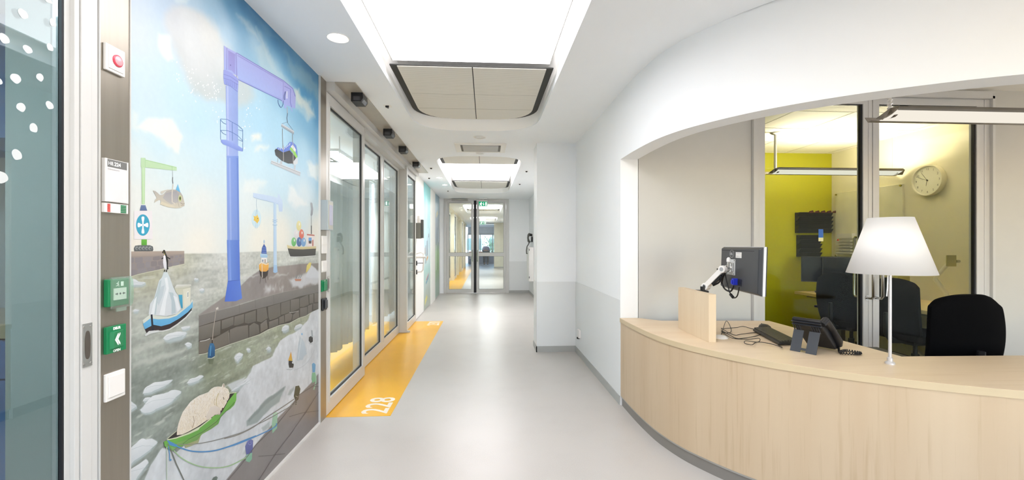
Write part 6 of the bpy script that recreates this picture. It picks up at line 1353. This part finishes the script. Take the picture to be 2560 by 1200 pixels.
# letter racks on the yellow wall
def wall_rack(x0, x1, z0, z1, rows, label):
    t = thing('wall_file_rack', label, 'file rack', ((x0+x1)/2, 5.85, z0), group='black wall file racks')
    MB().box((x0, 5.825, z0), (x1, 5.8495, z1)).build('back_plate', BLACK, t)
    dz = (z1-z0)/rows
    for k in range(rows):
        z = z0+k*dz; MB().prism([(5.825, z), (5.825, z+dz*.75), (5.765, z+dz*1.0), (5.755, z+dz*.95), (5.80, z)], x0, x1, 'x').build('tray', mat('rack_black', '22231c', .45), t)
    return t
r1 = wall_rack(4.31, 4.80, 1.515, 1.80, 5, 'wide black wall file rack with red topped dividers on the yellow wall')
for k in range(5): MB().prism([(4.44+k*.085, 1.79), (4.44+k*.085+.07, 1.79), (4.44+k*.085+.055, 1.825), (4.44+k*.085+.02, 1.815)], 5.745, 5.765, 'y').build('divider', mat('dark_red', '4c1a1c', .4), r1)
wall_rack(4.33, 4.64, 1.185, 1.485, 5, 'narrower black wall file rack below the wide one')
lt = thing('letter_rack', 'small white rack with paper trays at the lower corner of the whiteboard', 'letter rack', (4.80, 5.55, 1.24))
for k in range(5): MB().box((4.75, 5.42, 1.235+k*.04), (4.824, 5.66, 1.245+k*.04)).build('tray', PLW, lt)
MB().box((4.77, 5.42, 1.44), (4.824, 5.66, 1.5)).box((4.815, 5.35, 1.22), (4.8245, 5.68, 1.5)).build('rack_back', PLW, lt)
MB().prism([(5.6, 1.405), (5.64, 1.405), (5.62, 1.43)], 4.745, 4.75, 'x').build('red_marker', mat('red_plastic', 'd63a30', .4), lt)
# clock
ck = thing('wall_clock', 'round cream wall clock with thin black hands on the cream wall', 'clock', (4.84, 4.46, 1.88))
cyk, czk, R_ = 4.475, 2.052, .168; xc_ = 4.85
CLK = mat('clock_cream', 'ece6cf', .35)
MB().lathe([(R_*.97, 0), (R_, -.010), (R_, -.058), (R_*.985, -.064), (R_*.93, -.064), (R_*.90, -.050), (R_*.90, -.045)], (xc_-.0005, cyk, czk), 64, 'x').build('case', CLK, ck)
face = MB().lathe([(0, 0), (R_*.92, 0)], (xc_-.045, cyk, czk), 64, 'x').build('clock_face', mat('clock_face', 'f0ecd8', .5), ck)
nm = MB(); DKP = mat('clock_print', '4a4636', .5)
for h_ in range(1, 13):
    a = PI/2-h_*PI/6; rr_ = R_*.74
    # seen from -X side: +Y is to the viewer's left
    nm.text(str(h_), .034, (xc_-.0462, cyk-rr_*math.cos(a), czk+rr_*math.sin(a)-.0115), (0, -1, 0), (0, 0, 1), align='CENTER', bold=-.0002)
nm.build('numerals', DKP, face)
def hand(ang, ln, wd, x, name):
    a = PI/2-math.radians(ang); d_ = (-math.cos(a), math.sin(a)); n_ = (-d_[1], d_[0])
    MB().prism([(cyk-d_[0]*.012+n_[0]*wd, czk-d_[1]*.012+n_[1]*wd), (cyk+d_[0]*ln+n_[0]*wd*.6, czk+d_[1]*ln+n_[1]*wd*.6), (cyk+d_[0]*ln-n_[0]*wd*.6, czk+d_[1]*ln-n_[1]*wd*.6), (cyk-d_[0]*.012-n_[0]*wd, czk-d_[1]*.012-n_[1]*wd)], x-.001, x, 'x').build(name, DKP, ck)
hand(294, R_*.80, .0016, xc_-.048, 'minute_hand'); hand(325, R_*.66, .0016, xc_-.050, 'hour_hand'); hand(190, R_*.36, .0022, xc_-.052, 'second_hand')
MB().lathe([(0, -.056), (.006, -.056), (.006, -.045), (0, -.045)], (xc_, cyk, czk), 14, 'x').build('hub', DKP, ck)
# bare monitor arm
ba = thing('monitor_mount', 'bare cream monitor arm without screen on the desk behind the glass', 'monitor arm', (4.66, 4.05, .74))
g0 = Vector(onX(2366, 733, 4.68)); g1 = Vector(onX(2337, 697, 4.60)); g2 = Vector(onX(2362, 668, 4.62)); g3 = Vector(onX(2376, 655, 4.62))
CRM = mat('cream_arm', 'f0ecd8', .35)
MB().tube([(g0.x, g0.y, .741), tuple(g0)], .018, 12).lathe([(0, 0), (.05, 0), (.05, .012), (0, .012)], (g0.x, g0.y, .741), 20).build('arm_base', CRM, ba)
MB().tube([tuple(g0), tuple(g1)], .020, 12).build('lower_arm', CRM, ba); MB().tube([tuple(g1), tuple(g2), tuple(g3)], .017, 12).build('upper_arm', CRM, ba)
m = MB(); ctr = Vector(onX(2378, 652, 4.58)); m.box((ctr.x-.05, ctr.y-.004, ctr.z-.055), (ctr.x+.05, ctr.y+.004, ctr.z+.055)); m.tube([tuple(ctr), tuple(g3)], .012, 10); m.build('mount_plate', mat('olive_metal', 'b3ac74', .4, metal=.3), ba)
MB().tube([(ctr.x+.05, ctr.y, ctr.z-.005), (ctr.x+.085, ctr.y, ctr.z-.005)], .014, 10).build('knob', CHR, ba)
# sockets hanging low on the cream wall
for (u, v, w) in ((2116, 852, 'left of the door stiles'), (2299, 887, 'right of the lamp pole')):
    p = Vector(onX(u, v, 4.84)); t = thing('power_strip', 'small white socket box low on the cream wall, seen '+w, 'power strip', (p.x, p.y, p.z))
    m = MB(); dy = .09; m.add([(4.82, p.y-.09, p.z-.02), (4.82, p.y-.02, p.z-.06), (4.82, p.y+.09, p.z+.02), (4.82, p.y+.03, p.z+.06), (4.848, p.y-.09, p.z-.02), (4.848, p.y-.02, p.z-.06), (4.848, p.y+.09, p.z+.02), (4.848, p.y+.03, p.z+.06)], [(0, 1, 2, 3), (7, 6, 5, 4), (0, 4, 5, 1), (1, 5, 6, 2), (2, 6, 7, 3), (3, 7, 4, 0)]); m.build('strip_body', PLW, t)
    q = MB()
    for k in range(4): c = p+Vector((-.021, -.05+k*.034, -.015+k*.012)); q.lathe([(0, 0), (.006, 0), (.006, .001), (0, .001)], tuple(c), 8, 'x')
    q.build('socket_holes', BLACK, t)
# ================================================================ far end: person, bench, outside
SKN = mat('skin', 'b98d74', .6)
pr = thing('person', 'person in mauve top and black trousers bending over at the far window', 'person', (0.0, 29.95, 0))
def skin_mesh(name, pts, edges, radii, mt, root=0, sub=2, parent=None):
    me = bpy.data.meshes.new(name); me.from_pydata(pts, edges, []); ob = bpy.data.objects.new(name, me); C.objects.link(ob)
    md = ob.modifiers.new('skin', 'SKIN'); md.use_smooth_shade = True
    for i, r_ in enumerate(radii):
        d_ = me.skin_vertices[0].data[i]; d_.radius = r_ if isinstance(r_, tuple) else (r_, r_)
        d_.use_root = (i == root)
    s_ = ob.modifiers.new('s', 'SUBSURF'); s_.levels = sub; s_.render_levels = sub
    bpy.context.view_layer.update()
    dg = bpy.context.evaluated_depsgraph_get(); nm_ = bpy.data.meshes.new_from_object(ob.evaluated_get(dg)); bpy.data.objects.remove(ob)
    o2 = bpy.data.objects.new(name, nm_); C.objects.link(o2); nm_.materials.clear(); nm_.materials.append(mt); o2.parent = parent
    return o2
body = skin_mesh('body', [(0, 0, .90), (0, .10, 1.05), (0, .30, 1.12), (0, .44, 1.10), (0, .52, 1.06), (0, .62, 1.04),
      (-.10, 0, .86), (-.11, .03, .48), (-.11, -.02, .10), (-.11, .12, .04), (.10, 0, .86), (.11, .03, .48), (.11, -.02, .10), (.11, .12, .04),
      (-.18, .42, 1.08), (-.23, .50, .84), (-.18, .66, .70), (-.15, .73, .67), (.18, .42, 1.08), (.23, .50, .84), (.18, .66, .70), (.15, .73, .67)],
     [(0, 1), (1, 2), (2, 3), (3, 4), (4, 5), (0, 6), (6, 7), (7, 8), (8, 9), (0, 10), (10, 11), (11, 12), (12, 13), (3, 14), (14, 15), (15, 16), (16, 17), (3, 18), (18, 19), (19, 20), (20, 21)],
     [.16, .15, .16, .13, .055, .10, .10, .075, .05, .04, .10, .075, .05, .04, .06, .045, .035, .03, .06, .045, .035, .03], SKN, parent=pr)
skin_mesh('mauve_top', [(0, -.03, .96), (0, .06, 1.05), (0, .22, 1.13), (0, .36, 1.13), (0, .46, 1.09), (-.19, .42, 1.08), (-.24, .49, .90), (.19, .42, 1.08), (.24, .49, .90)], [(0, 1), (1, 2), (2, 3), (3, 4), (3, 5), (5, 6), (3, 7), (7, 8)], [(.20, .17), (.21, .18), (.205, .17), (.19, .15), .09, .08, .06, .08, .06], mat('mauve_cloth', 'a99aad', .8), parent=pr)
skin_mesh('black_trousers', [(0, 0, .90), (-.11, 0, .82), (-.12, .02, .48), (-.12, -.02, .10), (.11, 0, .82), (.12, .02, .48), (.12, -.02, .10)], [(0, 1), (1, 2), (2, 3), (0, 4), (4, 5), (5, 6)], [.18, .125, .10, .085, .125, .10, .085], mat('black_cloth', '14141c', .8), parent=pr)
skin_mesh('hair', [(0, .56, 1.10), (0, .64, 1.09), (0, .66, 1.00)], [(0, 1), (1, 2)], [.09, .115, .09], mat('dark_hair', '1c1616', .7), parent=pr)
for s_ in (-1, 1):
    MB().lathe([(0, 0), (.05, 0), (.055, .04), (.03, .07), (0, .075)], (s_*.115, 30.01, .0), 14).build('shoe', mat('dark_shoe', '2a2a30', .6), pr)
bn = thing('bench', 'low grey window seat with orange cushion at the far window', 'bench', (-.6, 31.1, 0))
MB().box((-1.25, 30.95, 0), (1.15, 31.45, .55)).build('bench_body', mat('blue_grey_panel', '9a9fb0', .5), bn)
MB().box((-1.2, 30.9, .56), (-.2, 31.4, .86)).build('orange_cushion', mat('orange_fabric', 'c9752e', .8), bn, bevel=.03)
sc2 = thing('side_chair', 'small chair with thin metal legs left of the person at the far window', 'chair', (-.85, 29.3, 0))
MB().box((-1.1, 29.1, .42), (-.65, 29.55, .46)).build('seat', mat('pale_seat', 'c9ccd2', .6), sc2, bevel=.01)
MB().box((-1.1, 29.52, .5), (-.65, 29.56, .85)).build('backrest', mat('pale_seat', 'c9ccd2', .6), sc2, bevel=.01)
for x in (-1.07, -.68):
    for y in (29.13, 29.53): MB().tube([(x, y, 0), (x, y, .42)], .011, 8).build('leg', mat('dark_metal', '3a3c40', .4), sc2)
    MB().tube([(x, 29.54, .42), (x, 29.54, .55)], .011, 8).build('back_post', mat('dark_metal', '3a3c40', .4), sc2)
ob_ = MB().box((-9, 38, -3), (9, 40, 2.9)).build('building', mat('pale_facade', 'd7dde0', .7)); tag(ob_, 'pale building outside beyond the far window', 'building')
wn = MB()
for x in range(-8, 8, 2): wn.box((x+.3, 37.97, .9), (x+1.6, 38, 1.9))
wn.build('window_row', mat('dark_teal_glass', '7d9c9a', .2), ob_)
tr_ = thing('tree', 'small green tree outside beyond the far window', 'tree', (.5, 35, -2))
MB().tube([(.5, 35, -2.5), (.5, 35, .9)], .08, 8).build('trunk', mat('bark', '5a4a3a', .8), tr_)
lf = MB(); rr2 = random.Random(2)
for k in range(260):
    a, b_2, c_ = rr2.gauss(0, .34), rr2.gauss(0, .34), rr2.gauss(0, .42); p = Vector((.5+a, 35+b_2, 1.2+c_)); s_ = .09
    v1 = Vector((rr2.uniform(-1, 1), rr2.uniform(-1, 1), rr2.uniform(-1, 1))).normalized(); v2 = v1.orthogonal().normalized()
    lf.add([p-v1*s_, p+v2*s_*.5, p+v1*s_, p-v2*s_*.5], [(0, 1, 2, 3)])
lf.build('foliage', mat('leaf_green', '6f8f5a', .7, var=.2), tr_)
# ================================================================ camera, world, view
cam = bpy.data.cameras.new('camera'); co = bpy.data.objects.new('camera', cam); C.objects.link(co)
cam.sensor_width = 36; cam.lens = 36*FOC/2560; cam.shift_y = 12/2560; cam.clip_start = .05; cam.clip_end = 200
co.location = (0, 0, EYE); co.rotation_euler = (PI/2, 0, -PSI)
bpy.context.scene.camera = co
wd = bpy.data.worlds.new('sky'); bpy.context.scene.world = wd; wd.use_nodes = True
bg = wd.node_tree.nodes['Background']; sky = wd.node_tree.nodes.new('ShaderNodeTexSky'); sky.sky_type = 'PREETHAM' if False else 'NISHITA'
sky.sun_elevation = math.radians(40); sky.sun_rotation = math.radians(200); sky.sun_disc = False; sky.sun_intensity = .3
wd.node_tree.links.new(sky.outputs[0], bg.inputs['Color']); bg.inputs['Strength'].default_value = .72
sc = bpy.context.scene
sc.view_settings.view_transform = 'Standard'; sc.view_settings.look = 'None'; sc.view_settings.gamma = 1; sc.view_settings.use_curve_mapping = False
sc.view_settings.exposure = 1.0
sc.cycles.transparent_max_bounces = 24; sc.cycles.max_bounces = 10; sc.cycles.diffuse_bounces = 6; sc.cycles.glossy_bounces = 5
